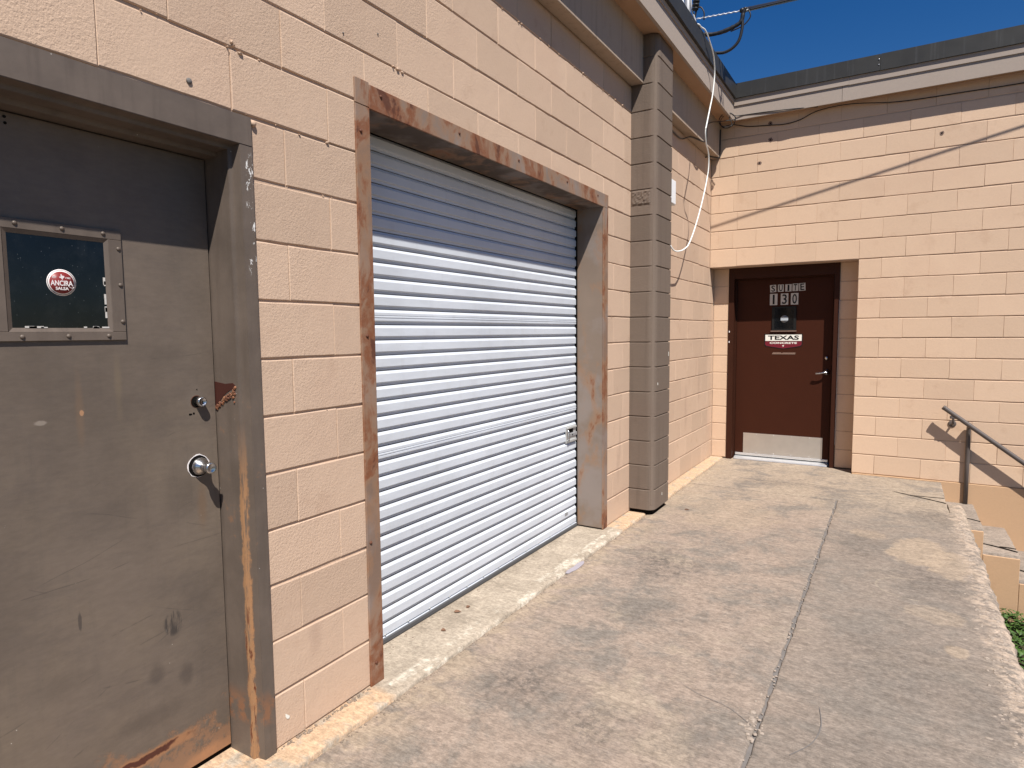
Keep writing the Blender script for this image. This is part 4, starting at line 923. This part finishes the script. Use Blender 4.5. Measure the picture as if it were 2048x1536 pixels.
box("casing", (0.001, 5.60, 2.662), (0.092, 5.836, 2.885), M['white'], jb_, 0.008, 2)
box("cover", (0.0925, 5.607, 2.669), (0.101, 5.829, 2.878), M['white'], jb_, 0.004, 2)
coil = [(0.237 + 0.082 * math.cos(t), 7.2 + 0.03 * math.sin(t * 0.5), 3.772 + 0.073 * math.sin(t)) for t in (i * 2 * math.pi / 14 for i in range(27))]
tag(tube("wire_coil", [(0.108, 6.85, 3.60), (0.108, 6.87, 3.66), (0.115, 7.03, 3.73), (0.16, 7.12, 3.75)] + coil + [(0.24, 7.25, 3.845), (0.30, 7.366, 3.856), (0.572, 7.371, 3.846), (0.872, 7.371, 3.826), (1.10, 7.40, 3.812)], 0.0045, M['wire'], None, 3, 8),
    "black wire coiled in a loop under the eave corner", "wire")
tag(tube("eave_wire", [(0.20, 7.22, 3.72), (0.25, 7.44, 3.79), (0.40, 7.485, 3.757), (0.626, 7.488, 3.733), (0.777, 7.488, 3.718), (0.923, 7.488, 3.738), (1.10, 7.47, 3.795), (1.4, 7.455, 3.800), (1.825, 7.483, 3.750), (2.4, 7.488, 3.738), (2.781, 7.488, 3.732), (4.5, 7.488, 3.731)], 0.0050, M['wire'], None, 6, 8),
    "long thin black wire running along under the back eave", "wire")
tag(tube("beam_wire", [(0.105, 5.40, 3.475), (0.018, 5.50, 3.40), (0.016, 5.9, 3.385), (0.016, 6.25, 3.38), (0.05, 6.45, 3.44), (0.108, 6.72, 3.452), (0.108, 6.835, 3.49), (0.107, 6.85, 3.56), (0.107, 6.85, 3.62)], 0.007, M['wire'], None, 6, 8),
    "black wire clipped below and around the eave beam", "wire")
tag(tube("corner_wire", [(0.109, 7.435, 3.76), (0.108, 7.436, 3.65), (0.108, 7.437, 3.52), (0.107, 7.434, 3.462), (0.095, 7.42, 3.448), (0.03, 7.30, 3.446), (0.012, 7.20, 3.42)], 0.007, M['wire'], None, 6, 8),
    "short black wire down the end of the eave beam", "wire")

# ------------------------------------------------------------------ small litter, weeds
pts = []
for i in range(16):
    t = i * 2 * math.pi / 16; a, b = 0.026 * math.cos(t), 0.125 * math.sin(t)
    w = 1 + 0.25 * nz(math.cos(t), math.sin(t), 3, 2); pts.append((0.150 + a * w, 3.60 + b * w))
tag(prism("paper_scrap", pts, SZ + 0.002, SZ + 0.005, 2, M['mauve'], None), "flat pale mauve scrap lying against the ledge", "litter")
def leaf(name, x, y, z, l, w, ang, mat, label, group):
    bm = bmesh.new(); vs = []
    P = [(-l, 0, 0.003), (-l * 0.5, w, 0.010), (l * 0.3, w * 0.9, 0.008), (l, 0, 0.004), (l * 0.3, -w * 0.9, 0.006), (-l * 0.5, -w, 0.004)]
    v = [bm.verts.new((a * math.cos(ang) - b * math.sin(ang), a * math.sin(ang) + b * math.cos(ang), c)) for a, b, c in P]; m = bm.verts.new((0, 0, 0.001))
    for i in range(6): bm.faces.new((v[i], v[(i + 1) % 6], m))
    geom = bmesh.ops.extrude_face_region(bm, geom=list(bm.faces))
    for q in geom['geom']:
        if isinstance(q, bmesh.types.BMVert): q.co.z += 0.0015
    return tag(link(name, finish(bm, name), mat, None, (x, y, z)), label, "leaf", group)
leaf("dry_leaf", -0.105, 2.66, 0.0, 0.020, 0.010, 0.5, M['leafdry'], "larger curled dark leaf on the ledge by the shutter", "dry leaves on the ledge")
leaf("dry_leaf", -0.090, 2.74, 0.0, 0.015, 0.008, 1.4, M['leafdry'], "smaller dark leaf just beyond the larger one by the shutter", "dry leaves on the ledge")
leaf("dry_leaf", -0.040, 2.451, 0.0, 0.014, 0.009, 0.2, M['leafdry'], "dark leaf on the ledge nearest the left shutter jamb", "dry leaves on the ledge")
leaf("dry_leaf", 0.40, 5.27, SZ, 0.022, 0.005, 0.3, M['leafdry'], "thin brown leaf on the concrete in front of the pilaster", "dry leaves on the walkway")
leaf("dry_leaf", 2.58, 5.65, -0.962, 0.07, 0.03, 0.9, M['leafdry'], "fallen brown leaf on the soil below the walkway edge", "dry leaves on the walkway")
# weeds at the foot of the steps: many small leaves
def weeds():
    verts = []; faces = []
    for i in range(2200):
        cx = 2.55 + random.random() ** 1.2 * 1.1; cy = 6.50 - random.random() ** 1.7 * 1.5
        if nz(cx, cy, 1.0, 3.2) < -0.12: continue
        h = (0.03 + 0.085 * random.random()) * (0.6 + 0.7 * max(0, nz(cx, cy, 5.0, 2.0) + 0.4))
        a = random.random() * 6.283; l = 0.018 + 0.022 * random.random(); w = l * 0.45; t = random.uniform(-0.5, 0.7)
        d = Vector((math.cos(a) * math.cos(t), math.sin(a) * math.cos(t), math.sin(t))); s = Vector((-math.sin(a), math.cos(a), random.uniform(-0.3, 0.3)))
        b = Vector((cx - 2.9, cy - 6.0, h)); k = len(verts)
        verts += [tuple(b - d * l), tuple(b + s * w - d * l * 0.2), tuple(b + d * l), tuple(b - s * w - d * l * 0.2), tuple(b + Vector((0, 0, 0.006)))]
        faces += [(k, k + 1, k + 4), (k + 1, k + 2, k + 4), (k + 2, k + 3, k + 4), (k + 3, k, k + 4)]
        if random.random() < 0.35:
            k = len(verts); verts += [(b.x - 0.002, b.y, 0), (b.x + 0.002, b.y, 0), (b.x, b.y, h)]; faces.append((k, k + 1, k + 2))
    me = bpy.data.meshes.new("weeds"); me.from_pydata(verts, [], faces)
    o = link("weeds", me, M['leaf'], None, (2.9, 6.0, -0.965)); o['kind'] = 'stuff'
    o['label'] = "low green weeds growing at the foot of the steps"; o['category'] = "weeds"
weeds()
